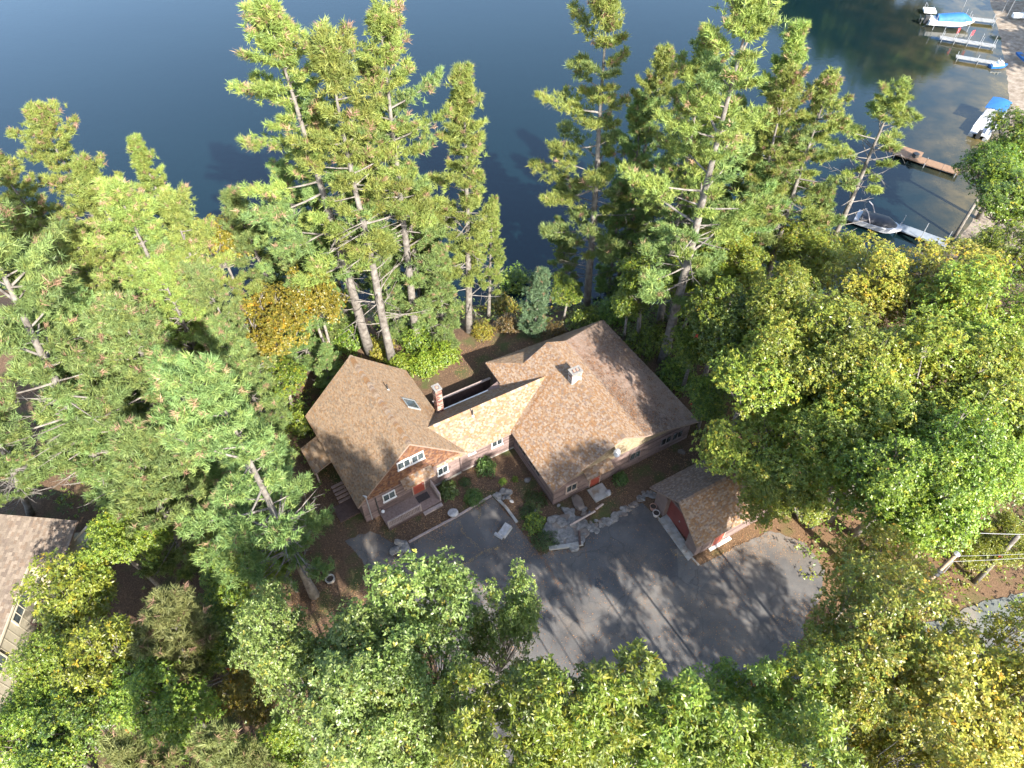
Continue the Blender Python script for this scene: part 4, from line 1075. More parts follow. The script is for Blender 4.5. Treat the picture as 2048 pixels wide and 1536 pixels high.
# more trees filling the shore wall and the edges
pine((1290, 330), (1262, 560), 3.6, 'green pine low behind the layered pine', 'bushy')
pine((1385, 420), (1345, 610), 3.8, 'dense green pine at the waterside left of the leafy pine', 'bushy')
pine((1480, 200), (1400, 590), 4.6, 'green pine just left of the narrow drooping pine', 'green')
pine((1590, 300), (1520, 600), 4.2, 'green pine in front of the cone-bearing pine', 'green')
pine((1650, 390), (1590, 610), 3.8, 'bushy pine left of the long bare trunk', 'bushy')
pine((20, 420), (300, 800), 5.6, 'yellow-green pine at the far left edge below the edge pine', 'tall')
pine((470, 870), (560, 1090), 4.6, 'green pine beside the lower left corner of the house', 'bushy')
pine((130, 780), (290, 1010), 5.2, 'green pine left of the shaded pine', 'bushy')
pine((330, 720), (470, 1000), 5.2, 'dense green pine above the shaded pine', 'bushy')
oak((1130, 585), 4, 2.2, 'dark maple on the bank beside the layered pine', 'dark', name='maple_tree', cat='maple tree', group=G2)
oak((1640, 500), 9, 3.6, 'green oak at the foot of the long bare trunk', 'mid')
oak((1480, 530), 9, 3.4, 'mid-green oak under the spreading pine', 'mid')
oak((1390, 560), 8, 3.2, 'green maple left of the shaded oak', 'green', name='maple_tree', cat='maple tree', group=G2)
oak((1620, 700), 13, 4.6, 'green oak between the two biggest canopy oaks', 'mid')
oak((1780, 860), 12, 4.6, 'yellow-green oak in the heart of the right canopy', 'mid')
oak((1950, 760), 14, 4.6, 'mid-green oak near the right edge, below the yellow-green edge oak', 'mid')
oak((2010, 1340), 16, 3.2, 'yellow oak at the right edge above the road corner', 'yellow')
oak((1600, 1400), 15, 2.8, 'yellow-green oak left of the sparse road oak', 'midhigh')
oak((1240, 1500), 15, 2.6, 'red oak at the bottom edge between its neighbours', 'red')
oak((800, 1500), 14, 3.2, 'silver-green white oak at the bottom edge', 'white')
oak((560, 1330), 14, 2.6, 'green white oak beside the left lawn', 'white')
oak((330, 1400), 9, 3.0, 'green maple below the pale pine', 'green', name='maple_tree', cat='maple tree', group=G2)
oak((240, 1080), 8, 2.8, 'green maple right of the neighbour porch', 'green', name='maple_tree', cat='maple tree', group=G2)
oak((60, 1480), 8, 3.0, 'green maple at the left bottom edge', 'green', name='maple_tree', cat='maple tree', group=G2)
oak((230, 1340), 8, 3.0, 'yellow-sprayed cherry tree right of the green cherry', 'spray', name='cherry_tree', cat='cherry tree', group=G2)
oak((480, 1230), 6, 2.6, 'dark maple beside the bright lime bush', 'dark', name='maple_tree', cat='maple tree', group=G2)
oak((560, 1120), 5, 2.2, 'green maple in front of the overhanging pine', 'green', name='maple_tree', cat='maple tree', group=G2)
# woods continuing behind the camera and below the frame: their crowns dapple the driveway
GW = 'oaks behind the camera'
for i, (x, y, sc_) in enumerate([(17, 0, 1.0), (23, 3, 1.0), (28, 6, .9), (20, -8, 1.1), (13, -10, 1.1), (33, -1, 1.1), (5, -6, 1.05), (27, -5, 1.1), (8, -12, 1.2)]):
    n_, R0_, ch_, h_0, ar_ = BROADS['mid']
    e = plant('oak_tree', lib('shade', i, lambda j: plant_meshes(*broad_data(900 + j, 17, 4.8, 12, OAK_M, nros=2500, nleaf=6, ll=.26, lw=.13, clumps=70, inner=.15, r0=.13), 4, M['oakbark'], M['leaf']), 2), x, y, 'oak standing below the bottom edge of the picture, shading the driveway', 'oak tree', GW, i * 1.3, sc_)

pine((700, 250), (760, 650), 4.4, 'green pine filling the gap between the two tall trunks', 'green')
pine((560, 330), (650, 650), 4.6, 'green pine below the ragged top on its left', 'green')
pine((1120, 440), (1140, 600), 2.6, 'short pine at the left foot of the layered pine', 'bushy')

pine((850, 420), (885, 650), 3.8, 'green pine between the dense bright pine and the slender one', 'green')
pine((745, 470), (800, 680), 3.4, 'bushy pine hiding the foot of the narrow-topped pine', 'bushy')
pine((1245, 370), (1215, 600), 3.6, 'bushy pine right of the layered pine trunk', 'bushy')
pine((1560, 190), (1470, 600), 4.4, 'green pine between the two narrow pines', 'green')
pine((1445, 390), (1395, 620), 4.0, 'bushy pine under the spreading pine', 'bushy')
pine((20, 640), (270, 930), 5.4, 'green pine at the left edge below the huge pale trunk', 'green')
pine((430, 650), (560, 900), 3.8, 'bushy pine beside the left eaves of the left wing', 'bushy')
pine((300, 470), (450, 800), 4.6, 'green pine right of the broad yellow-green one', 'green')

pine((1290, 190), (1248, 600), 5.0, 'green pine between the layered pine and the spreading one', 'green')
pine((1420, 60), (1318, 650), 5.4, 'tall yellow-green pine just left of the spreading pine', 'tall')
pine((1575, 130), (1470, 640), 5.0, 'tall pine crowding the narrow drooping pine from the left', 'tall')
pine((1500, 400), (1430, 640), 4.4, 'bushy pine above the shaded oak', 'bushy')
pine((130, 450), (350, 830), 5.4, 'tall yellow-green pine in front of the slim pine on the left', 'tall')
pine((310, 520), (470, 860), 4.6, 'pine with many bare white limbs in the middle left', 'limb')
pine((-30, 300), (270, 730), 5.2, 'yellow-green pine cut by the left edge', 'tall')
pine((590, 470), (660, 690), 3.6, 'bushy pine left of the ragged-topped trunk', 'bushy')

oak((1060, 1545), 15, 2.6, 'lowest long-leaved oak crown at the bottom edge, left of centre', 'red')
oak((1430, 1420), 14, 2.2, 'small long-leaved oak crown jutting highest over the driveway', 'red')

# ------------------------------------------------------------------ garden shrubs, undergrowth
def shrub_meshes(seed, palette, h=1.2, r=.8, nros=420, ll=.13, lw=.06):
    rng = np.random.RandomState(seed); tr = MB()
    n = nros; d = unit(rng.normal(0, 1, (n, 3)) + [0, 0, .4]); d[:, 2] = np.abs(d[:, 2])
    lump = 1 + .22 * np.sin(d[:, 0] * 5 + seed) * np.cos(d[:, 1] * 6 + seed * 2)
    p = d * np.array([r, r, h]) * (rng.uniform(.55, 1.05, n) * lump)[:, None] + [0, 0, .05]
    for k in range(9):
        e = p[rng.randint(n)]; tr.tube([(0, 0, -.1), e * .5 + rng.normal(0, .05, 3), e], [.025, .015, .005], 4, cap=False)
    V, K = leaves(rng, p, unit(d + [0, 0, .4]), pal(rng, palette, n) * rng.uniform(.75, 1.2, (n, 1)), 6, ll, lw, .05)
    return plant_meshes(tr, V, K, 4, M['oakbark'], M['leaf'])
RHO = [(0.045, 0.085, 0.018), (0.065, 0.11, 0.022), (0.09, 0.135, 0.028)]
SH = dict(rho=shrub_meshes(1, RHO), rho2=shrub_meshes(2, RHO, 1.1, .9), lime=shrub_meshes(3, LIME + RHO, 1.3, .9), juni=shrub_meshes(4, [(0.05, 0.085, 0.022), (0.065, 0.10, 0.026)], .55, 1.0, 500, .12, .035),
          wild=shrub_meshes(5, LIME + OAK_G, 2.0, 1.6, 900, .17, .09), wild2=shrub_meshes(6, OAK_G + DARKG, 2.2, 1.7, 900, .17, .09), gold=shrub_meshes(7, OLIVE + OAK_Y, 1.8, 1.4, 700, .16, .08), brown=shrub_meshes(8, [(0.12, 0.085, 0.03), (0.10, 0.09, 0.03), (0.16, 0.11, 0.03)], 1.2, 1.3, 500, .15, .08), blue=shrub_meshes(9, OAK_G, 1.0, .8))
def shrub(kind, u, v, label, sc=1.0, group='garden shrubs', rot=0):
    p = at(u, v, 0)
    for _ in range(4): p = at(u, v, gz(p[0], p[1]))
    e = plant('shrub', SH[kind], p[0], p[1], label, 'shrub', group, rot, sc)
shrub('rho', 972, 940, 'round rhododendron before the link window', 1.05)
shrub('rho2', 897, 985, 'round bright green shrub right of the front deck', 1.0, rot=1)
shrub('rho', 948, 1000, 'leafy shrub at the corner of the upper parking area', .95, rot=2)
shrub('juni', 1070, 1003, 'low clipped evergreen shrub at the right wing corner', .95)
shrub('lime', 1068, 1050, 'yellow-green shrub left of the rock ledge', 1.0)
shrub('juni', 1090, 1082, 'low dark shrub on the island tip below the yellow-green one', 1.0, rot=1)
shrub('juni', 1055, 1025, 'low green shrub beside the parking kerb', .7, rot=2)
shrub('rho2', 1240, 962, 'dark shrub under the right wing front wall', .75, rot=3)
shrub('juni', 930, 965, 'low spreading plant below the link wall', .5, rot=1)
shrub('blue', 1005, 965, 'small pale bush in the courtyard bed', .4)
shrub('blue', 1030, 960, 'tiny bush beside the right wing left wall', .35, rot=1)
shrub('lime', 545, 1290, 'bright lime bush on the left lawn edge', 1.5, rot=2)
GB = 'bushes behind the house'
shrub('wild', 800, 742, 'lime-green bush at the rear right corner of the left wing', .9, GB)
shrub('wild', 850, 735, 'lime-green bush beside the brick chimney', .9, GB, 1)
shrub('wild2', 835, 690, 'dark bush behind the lime-green bushes', 1.1, GB)
shrub('wild', 890, 715, 'yellow-green bush left of the rear clearing', .9, GB, 2)
shrub('gold', 765, 705, 'gold-tinged bush between the two tall trunks', .9, GB)
shrub('gold', 965, 668, 'orange-tinged bush at the foot of the slender pine', .8, GB, 1)
shrub('brown', 1015, 655, 'rusty brown bush on the bank behind the clearing', 1.1, GB)
shrub('gold', 1000, 620, 'yellowed bush on the shore by the thin pine', 1.2, GB, 2)
shrub('wild2', 1030, 575, 'green shore bush left of the small blue-green pine', 1.2, GB, 1)
shrub('brown', 1110, 670, 'brown-green bush right of the small blue-green pine', 1.0, GB, 1)
shrub('wild2', 1165, 650, 'dark bush at the foot of the layered pine', 1.0, GB, 2)
shrub('wild2', 1225, 640, 'dark bush behind the right wing ridge', 1.2, GB, 3)
shrub('wild2', 1290, 690, 'dark bush at the rear corner of the right wing', 1.2, GB, 4)
shrub('wild2', 1350, 760, 'dark bush below the right eaves', 1.1, GB, 5)
shrub('wild2', 670, 760, 'dark bush at the rear left corner of the left wing', 1.0, GB, 6)
shrub('wild2', 600, 850, 'dark bush along the left side of the house', 1.0, GB, 1)
shrub('wild', 660, 670, 'bright bush behind the left wing ridge', 1.1, GB, 3)
shrub('wild2', 700, 690, 'green bush at the back of the left wing', 1.0, GB, 2)

def undergrowth(name, regions, label, seed):
    rng = np.random.RandomState(seed); P = []; Cc = []
    for (x0, x1, y0, y1, n, hh, palette) in regions:
        c = np.c_[rng.uniform(x0, x1, n), rng.uniform(y0, y1, n)]
        d = shore_dist(c[:, 0], c[:, 1]); c = c[d > .6]
        for (x, y) in c:
            k = rng.randint(7, 13); r = rng.uniform(.4, 1.1); hz = hh * rng.uniform(.4, 1.2)
            q = np.c_[x + rng.normal(0, r * .6, k), y + rng.normal(0, r * .6, k), rng.uniform(.05, 1, k) * hz]
            q[:, 2] += gz(x, y); P.append(q); Cc.append(pal(rng, palette, k) * rng.uniform(.7, 1.2))
    P = np.concatenate(P); Cc = np.concatenate(Cc)
    V, K = leaves(rng, P, unit(rng.normal(0, .4, P.shape) + [0, 0, 1]), Cc, 5, .22, .11, .05)
    tag(link(name, np_mesh(name, V, 4, K, M['leaf'])), label, kind='stuff')
FERN = OAK_G + DARKG + OLIVE
undergrowth('undergrowth', [(30, 46, 20, 30, 110, 1.0, OAK_G + OLIVE), (22, 32, 12, 24, 60, .5, OLIVE + OAK_M), (-45, -13, 40, 57, 170, 1.3, FERN), (-42, -16, 22, 40, 130, .9, DARKG + OAK_G), (-13, 6, 49, 57.5, 110, 1.2, FERN), (8, 22, 47, 58, 170, 1.6, DARKG + OAK_G),
                           (16, 48, 34, 62, 330, 1.6, OAK_G + OAK_M), (22, 50, 24, 36, 170, 1.4, OAK_G + DARKG), (-36, -16, 6, 18, 150, 1.0, OAK_G + DARKG), (44, 75, 50, 80, 120, 1.5, OAK_G + DARKG)],
            'leafy undergrowth and saplings under the trees', 77)

# fallen leaves and needles
def litter(name, spots, label, seed, parent=None):
    rng = np.random.RandomState(seed); P = []; Kk = []; N_ = []
    for (p, n, sx, nrm, palette, ln) in spots:
        q = np.array(p)[None] + rng.normal(0, sx, (n, 3)); q = q - nrm * ((q - np.array(p)) @ nrm)[:, None] + nrm * rng.uniform(.015, .05, (n, 1))
        t = unit(np.cross(nrm, rng.normal(0, 1, (n, 3)))); s_ = np.cross(nrm, t); L_ = ln * rng.uniform(.5, 1.3, (n, 1)); wv = rng.uniform(.25, .5, (n, 1))
        V = np.stack([q - t * L_, q - s_ * L_ * wv + nrm * .01, q + t * L_, q + s_ * L_ * wv + nrm * .01], 1).reshape(-1, 3)
        P.append(V); Kk.append(np.repeat(pal(rng, palette, n) * rng.uniform(.7, 1.3, (n, 1)), 4, 0))
    V = np.concatenate(P) - np.array(root_off(parent)); me = np_mesh(name, V, 4, np.concatenate(Kk), M['litter'])
    return tag(link(name, me, parent), label, kind='stuff')
DRY = [(0.20, 0.115, 0.06), (0.27, 0.17, 0.09), (0.15, 0.085, 0.05), (0.30, 0.16, 0.06), (0.22, 0.15, 0.10)]
RUST = [(0.20, 0.075, 0.025), (0.26, 0.11, 0.04), (0.16, 0.065, 0.03), (0.28, 0.15, 0.06)]
GOLD = [(0.34, 0.21, 0.06), (0.28, 0.17, 0.05), (0.38, 0.26, 0.10)]
UP = np.array([0, 0, 1.0])
rngl = np.random.RandomState(3); sp = []
for (u0, u1, v0, v1, n) in ((880, 1090, 930, 1010, 60), (1190, 1420, 900, 1010, 70), (560, 800, 1090, 1300, 90), (760, 900, 1015, 1075, 50), (900, 1060, 680, 760, 60), (1390, 1620, 1040, 1130, 50), (1560, 1680, 1200, 1300, 30), (1020, 1100, 1000, 1110, 40), (600, 700, 900, 1060, 40)):
    for _ in range(n):
        p = at(rngl.uniform(u0, u1), rngl.uniform(v0, v1), 0); sp.append(((p[0], p[1], gz(p[0], p[1])), 26, .55, UP, DRY, .055))
litter('fallen_leaves', sp, 'dry brown leaves strewn over the yard', 8)
def line_spots(px, n, spread, palette, ln, dens):
    out = []; W = [at(u, v, .02) for u, v in px]
    for a, b in zip(W[:-1], W[1:]):
        L_ = np.linalg.norm(b - a)
        for t in np.arange(0, 1, .12 / L_): out.append((a + (b - a) * t + np.r_[rngl.normal(0, .03, 2), 0], n, spread * rngl.uniform(.6, 1.6), UP, palette, ln))
    return out
sp = line_spots([(870, 1158), (895, 1135), (925, 1128), (940, 1122), (965, 1105), (1000, 1095)], 7, .07, GOLD, .035, 1)
sp += line_spots([(918, 1040), (926, 1066), (948, 1086), (960, 1098)], 6, .06, GOLD, .03, 1) + line_spots([(962, 1010), (958, 1034), (950, 1050)], 5, .05, GOLD, .03, 1)
sp += line_spots([(1072, 1106), (1090, 1122), (1102, 1145), (1118, 1172)], 8, .06, RUST, .035, 1) + line_spots([(1172, 1096), (1176, 1130), (1182, 1180)], 4, .05, RUST, .03, 1)
sp += line_spots([(1310, 1032), (1352, 1082), (1396, 1133)], 6, .09, RUST + GOLD, .035, 1) + line_spots([(830, 1085), (900, 1044), (980, 998)], 6, .13, RUST + DRY, .035, 1)
sp += line_spots([(1000, 1010), (1030, 1050), (1070, 1100), (1100, 1108), (1165, 1098)], 7, .12, RUST, .035, 1) + line_spots([(1342, 1100), (1352, 1110), (1364, 1112)], 6, .1, GOLD, .035, 1)
sp += [((*at(rngl.uniform(840, 1500), rngl.uniform(1050, 1400), 0)[:2], .014), 3, .25, UP, RUST + DRY, .05) for _ in range(1200)]
sp += [((*at(1280 + rngl.normal(0, 28), 1130 + rngl.normal(0, 20), 0)[:2], .014), 6, .2, UP, DRY, .03) for _ in range(90)]
sp += [((*at(1005 + rngl.normal(0, 12), 1066 + rngl.normal(0, 8), 0)[:2], .014), 8, .12, UP, RUST + GOLD, .035) for _ in range(30)]
litter('needle_litter', sp, 'rusty pine needles caught in driveway cracks and edges', 9)
# needles on the roofs
def plane_spots(f, pts, n, sp_, palette, ln, nrm):
    return [(f(*p), n, sp_, nrm, palette, ln) for p in pts]
def nrm_of(a, b, c):
    n = unit(np.cross(np.array(b) - np.array(a), np.array(c) - np.array(a))); return n if n[2] > 0 else -n
sp = []
fB = lambda s, t: FR_(s, t, ZB + (s - SB) * (ZE - ZB) / (SE - SB) + .03); nB = nrm_of(fB(9, 0), fB(12, 0), fB(9, 5))
sp += plane_spots(fB, [(rngl.uniform(8.2, 13.6), rngl.uniform(0, 11.4)) for _ in range(520)], 10, .14, RUST + [(0.035, 0.025, 0.02), (0.05, 0.035, 0.03), (0.04, 0.03, 0.025)], .05, nB)
sp += plane_spots(fB, [(rngl.normal(8.7, .35), rngl.uniform(.5, 11)) for _ in range(200)], 9, .16, RUST, .035, nB)
fA = lambda s, t: FR_(s, t, Z(s) + .03); nA = nrm_of(fA(0, 0), fA(4, 0), fA(0, 5))
vall = [(-.2 + (4.9 + .2) * t, 6.05 + 2.3 * t) for t in np.linspace(0, 1, 90)]
sp += plane_spots(fA, [(s + .1, t - .12) for s, t in vall], 9, .09, RUST, .03, nA)
sp += plane_spots(fA, [(rngl.uniform(.2, 5.6), rngl.uniform(0, 11)) for _ in range(40)], 5, .1, RUST, .03, nA)
fD = lambda s, t: on_right_L(s, t, .03); nD = nrm_of(fD(0, 0), fD(-2, 0), fD(0, 5))
sp += plane_spots(fD, [(rngl.uniform(-.9, .25), rngl.uniform(3.6, 5.2)) for _ in range(60)] + [(-2.2 + rngl.normal(0, .1), rngl.uniform(4.3, 5.6)) for _ in range(25)], 10, .12, RUST, .03, nD)
sp += plane_spots(fD, [(rngl.uniform(-1.6, .2), 2.0 + rngl.uniform(0, 1.5)) for _ in range(16)], 8, .1, RUST, .03, nD)
litter('needle_litter', sp, None, 10, house)

# ------------------------------------------------------------------ rocks, pillars, small yard things
def rock_bm(rng, c, r, squash=.6):
    """angular boulder: a ball planed off by random fracture faces"""
    import bmesh
    bm = bmesh.new(); bmesh.ops.create_icosphere(bm, subdivisions=2, radius=1)
    cuts = [(unit(rng.normal(0, 1, 3)), rng.uniform(.45, .8)) for _ in range(9)] + [(np.array([rng.normal(0, .15), rng.normal(0, .15), 1.0]), rng.uniform(.45, .7))]
    sx = rng.uniform(.75, 1.4)
    m = MB(); a = rng.uniform(0, 6.28); ca, sa = math.cos(a), math.sin(a); out = []
    for v in bm.verts:
        p = np.array(v.co) + rng.normal(0, .03, 3)
        for n, o in cuts:
            n = unit(n); k = p @ n
            if k > o: p = p - n * (k - o)
        x, y, z = p[0] * sx * r, p[1] * r, p[2] * squash * r
        out.append((c[0] + x * ca - y * sa, c[1] + x * sa + y * ca, c[2] + z))
    m.add(out, [tuple(v.index for v in f.verts) for f in bm.faces]); bm.free()
    return m
rngr = np.random.RandomState(12)
ledge = empty('rock_ledge', at(1130, 1055, 0), 'rugged pale bedrock ledge with loose stones between the parking areas', 'rock ledge')
for i in range(64):
    u = rngr.normal(1133, 22); v = rngr.normal(1055, 20) - (u - 1133) * .1
    p = at(u, v, 0); big = rngr.choice([rngr.uniform(.14, .3), rngr.uniform(.35, .85)])
    rock_bm(rngr, (p[0], p[1], .05 + .1 * rngr.uniform()), big, rngr.uniform(.22, .45)).build('stone', M['stone'] if rngr.uniform() < .6 else M['stonewarm'], ledge)
rim = empty('rock_border', at(1240, 1022, 0), 'rough stone border along the rear edge of the driveway before the right wing', 'stone border')
for i in range(60):
    t = i / 59; u = 1178 + t * 130 + rngr.normal(0, 3); v = 1052 - t * 58 + 10 * math.sin(t * 5) + rngr.normal(0, 5); p = at(u, v, 0)
    rock_bm(rngr, (p[0], p[1], .03), rngr.uniform(.12, .42), rngr.uniform(.25, .5)).build('stone', M['stone'] if rngr.uniform() < .7 else M['stonewarm'], rim)
def pillar(c, n, sx, h, label, mat):
    e = empty('stone_pillar', at(*c, 0), label, 'stone pillar')
    o = at(*c, 0)
    for k in range(n):
        q = (o[0] + rngr.uniform(-sx, sx), o[1] + rngr.uniform(-sx, sx), rngr.uniform(.05, h)); rock_bm(rngr, q, rngr.uniform(.22, .4), .7).build('stone', M[mat], e)
pillar((800, 1100), 18, .42, .8, 'mossy stone pillar at the left corner of the upper parking area', 'stone')
pillar((1008, 992), 12, .4, .45, 'low heap of pale stones at the top corner of the upper parking area', 'stone')
def stone(u, v, r, label, mat, sq=.8):
    p = at(u, v, 0); tag(rock_bm(rngr, (p[0], p[1], r * .4), r, sq).build('boulder', M[mat]), label, 'boulder', 'loose boulders in the garden')
stone(906, 1030, .5, 'square pale boulder at the rear edge of the upper parking area', 'whitestone', .9)
stone(1056, 962, .32, 'grey boulder in the bed left of the right wing', 'stone')
stone(1024, 1003, .18, 'small white stone beside the parking kerb', 'whitestone')
stone(1072, 1025, .2, 'grey stone near the yellow-green shrub', 'stone')
stone(1216, 985, .32, 'pale stone right of the door slab', 'whitestone', .6)
stone(1362, 905, .3, 'small stone below the right end of the right wing', 'stonewarm')
stone(1168, 1020, .3, 'flat green-grey stone above the ledge', 'stone', .3)
stone(1180, 1026, .25, 'flat stone beside the timber edge', 'stone', .3)
# pale slab leaning in the parking area
p = at(1010, 1063, 0); Fs = frame(p[0], p[1], -33)
sl = MB(); sl.hexa([Fs(-.36, -.55, .05), Fs(.36, -.55, .05), Fs(.36, .55, .05), Fs(-.36, .55, .05), Fs(-.3, -.5, .32), Fs(.3, -.5, .32), Fs(.3, .5, .42), Fs(-.3, .5, .42)])
g = empty('granite_bench', (p[0], p[1], 0), 'pale granite block lying in the upper parking area', 'stone block'); sl.build('block', M['whitestone'], g)
sl = MB(); sl.box(Fs, -.55, .2, -.75, -.5, .0, .2); sl.build('chock', M['whitestone'], g)
for (a, b, lb) in (((1140, 1050), (1190, 1022), 'long weathered timber on the rock ledge'), ((1158, 1062), (1160, 1090), 'short dark timber lying on the ledge'), ((1192, 1018), (1206, 1008), 'timber edge end near the door path')):
    A = at(*a, .45); B = at(*b, .3); t = MB(); t.tube([A, B], .1, 4); tag(t.build('timber', M['darkwood'] if 'dark' in lb else M['rail']), lb, 'timber', 'timbers on the ledge')
def pot(u, v, mat, label, r=.26, h=.45):
    p = at(u, v, 0); e = empty('flower_pot', (p[0], p[1], .012), label, 'flower pot', 'pots beside the garage')
    m = MB(); m.lathe((p[0], p[1], .012), [(r * .7, 0), (r * .95, h * .85), (r * 1.08, h * .87), (r * 1.08, h), (r * .9, h), (r * .88, h * .82)], 18); m.build('pot', M[mat], e, smooth=False)
    s_ = MB(); s_.lathe((p[0], p[1], .012), [(.01, h * .86), (r * .9, h * .84)], 18, False); s_.build('soil', M['soil'], e)
pot(1305, 1018, 'clay', 'pink clay pot beside the garage, upper of the two'); pot(1311, 1031, 'potwhite', 'pale-rimmed pot beside the garage, lower of the two', .27)
p = at(661, 1160, 0); w_ = MB(); w_.lathe((p[0], p[1], 0), [(.34, 0), (.36, .3), (.28, .3), (.27, .05)], 20, False)
wl_ = empty('planter_ring', (p[0], p[1], 0), 'round concrete planter ring on the left lawn', 'planter'); w_.build('ring', M['concrete'], wl_)
s_ = MB(); s_.lathe((p[0], p[1], 0), [(.01, .1), (.28, .1)], 16, False); s_.build('soil', M['soil'], wl_)
dm = MB(); rr_ = np.random.RandomState(4); c_ = at(1196, 1167, 0)
dm.add([(c_[0] + (.28 + rr_.uniform(-.09, .12)) * math.cos(t), c_[1] + .5 * (.9 + rr_.uniform(-.2, .2)) * math.sin(t), .018) for t in np.linspace(0, 6.28, 19)[:-1]], [tuple(range(18))])
tag(dm.build('oil_stain', M['black']), 'dark tar patch on the driveway', kind='structure')

# ------------------------------------------------------------------ poles, wires
def pole(base, top, r, label, name='utility_pole', cat='utility pole', mat='pole'):
    p = at(*base, 0); zz = np.arange(1, 14, .05); q = np.array([at(*top, z) for z in zz]); i = np.argmin(np.hypot(q[:, 0] - p[0], q[:, 1] - p[1]))
    e = empty(name, (p[0], p[1], 0), label, cat)
    m = MB(); m.tube([(p[0], p[1], -.3), q[i] * .5 + np.array([p[0], p[1], 0]) * .5, q[i]], [r, r * .9, r * .78], 12); m.build('shaft', M[mat], e, smooth=True)
    return e, q[i]
e1, t1 = pole((1815, 1200), (1914, 1108), .17, 'weathered utility pole with hardware beside the yellow oak')
h_ = MB(); h_.lathe(t1 - np.array([0, 0, .05]), [(.2, 0), (.2, .08), (.05, .14)], 12); h_.build('pole_cap', M['metal'], e1)
a1 = t1 - np.array([0, 0, 2.4])
for k in range(2):
    h_ = MB(); h_.lathe(a1 - np.array([.12, .12, k * .45]), [(.02, 0), (.2, .06), (.2, .16), (.02, .22)], 10); h_.build('bracket', M['black'], e1)
h_ = MB(); h_.tube([t1 - np.array([0, 0, .9]) + np.array([.12, -.1, 0]), a1 + np.array([.2, -.16, 0])], .04, 6); h_.build('conduit', M['metal'], e1)
e2, t2 = pole((1790, 1155), (1905, 1029), .21, 'thick brown utility pole behind the other pole')
e3, t3 = pole((1950, 1165), (2036, 1072), .2, 'bare grey tree trunk at the right edge', 'tree_trunk', 'tree trunk', 'bark')
def wire(a, b, sag, label, r=.022):
    a = np.array(a, float); b = np.array(b, float); t = np.linspace(0, 1, 14)
    m = MB(); m.tube([a + (b - a) * k - np.array([0, 0, 4 * sag * k * (1 - k)]) for k in t], r, 5)
    tag(m.build('power_line', M['wire']), label, 'power line', 'overhead lines')
wire(t2 - np.array([0, 0, 2.2]), at(2300, 1065, 7), .4, 'upper pale cable running right from the brown pole', .022)
wire(t1 - np.array([0, 0, .3]), at(2300, 1090, 7), .3, 'middle thin cable running right from the capped pole', .012)
wire(t1 - np.array([0, 0, 1.1]), at(2300, 1095, 6.4), .3, 'lower cable running right from the capped pole', .014)

# ------------------------------------------------------------------ docks and boats
def dock(px0, px1, wdt, mat, label, z=-3.45, posts=4, top=.9, sec=2.4, group='docks'):
    A = at(*px0, z); B = at(*px1, z); d = B - A; L_ = np.linalg.norm(d); ang = math.degrees(math.atan2(d[1], d[0])); Fd = frame(A[0], A[1], ang)
    e = empty('dock', (A[0], A[1], LAKE), label, 'dock', group)
    n = max(1, int(round(L_ / sec)))
    for i in range(n):
        m = MB(); m.box(Fd, L_ * i / n + .02, L_ * (i + 1) / n - .02, -wdt / 2, wdt / 2, z - .12, z); s_ = m.build('deck_section', M[mat], e)
    for i in range(posts):
        for s_ in (-1, 1):
            x = L_ * (.04 + .92 * i / max(1, posts - 1)); m = MB(); m.tube([Fd(x, s_ * (wdt / 2 + .06), z - 2.2), Fd(x, s_ * (wdt / 2 + .06), z + top)], .045, 6); m.build('post', M['metal'], e)
    return e, Fd, L_
dock((1938, 36), (1990, 42), 1.3, 'alu', 'short white dock behind the blue-covered boat', posts=2)
dk1, Fd1, L1 = dock((1880, 74), (1992, 92), 1.2, 'alu', 'grey dock with red pennants below the blue-covered boat', posts=5, top=1.3)
for x, lb in ((2.2, 0), (4.4, 1)):
    f_ = MB(); b_ = np.array(Fd1(x, .66, -3.45)); f_.prism([b_ + [0, 0, .6], b_ + [.35, 0, .8], b_ + [.4, .05, 1.6], b_ + [0, 0, 1.5]], (.02, .03, 0)); f_.build('pennant', M['redcloth'], dk1)
dock((1912, 112), (2002, 127), 1.1, 'alu', 'plain pale dock near the beach, below the one with pennants', posts=3, top=.5)
dkw, Fdw, Lw = dock((1788, 302), (1920, 344), 1.5, 'dockwood', 'brown plank dock jutting from the right shore', posts=3, top=.1)
m = MB(); m.box(Fdw, 0, 3.4, .76, 2.0, -3.57, -3.452); m.build('deck_section', M['dockwood'], dkw)
bc = at(1830, 313, -3.4); m = MB(); m.box(frame(bc[0], bc[1], 20), -.3, .3, -.3, .3, -3.448, -3.0); mb_ = empty('dock_box', (bc[0], bc[1], -3.448), 'small black box on the brown dock', 'box'); m.build('box', M['black'], mb_)
m = MB(); m.box(frame(bc[0], bc[1], 20), -.34, .34, -.34, .34, -2.998, -2.93); m.build('lid', M['black'], mb_)
dock((1796, 452), (1895, 488), 1.5, 'gdock', 'grey dock beside the boat with the black cover', posts=3, top=1.2)

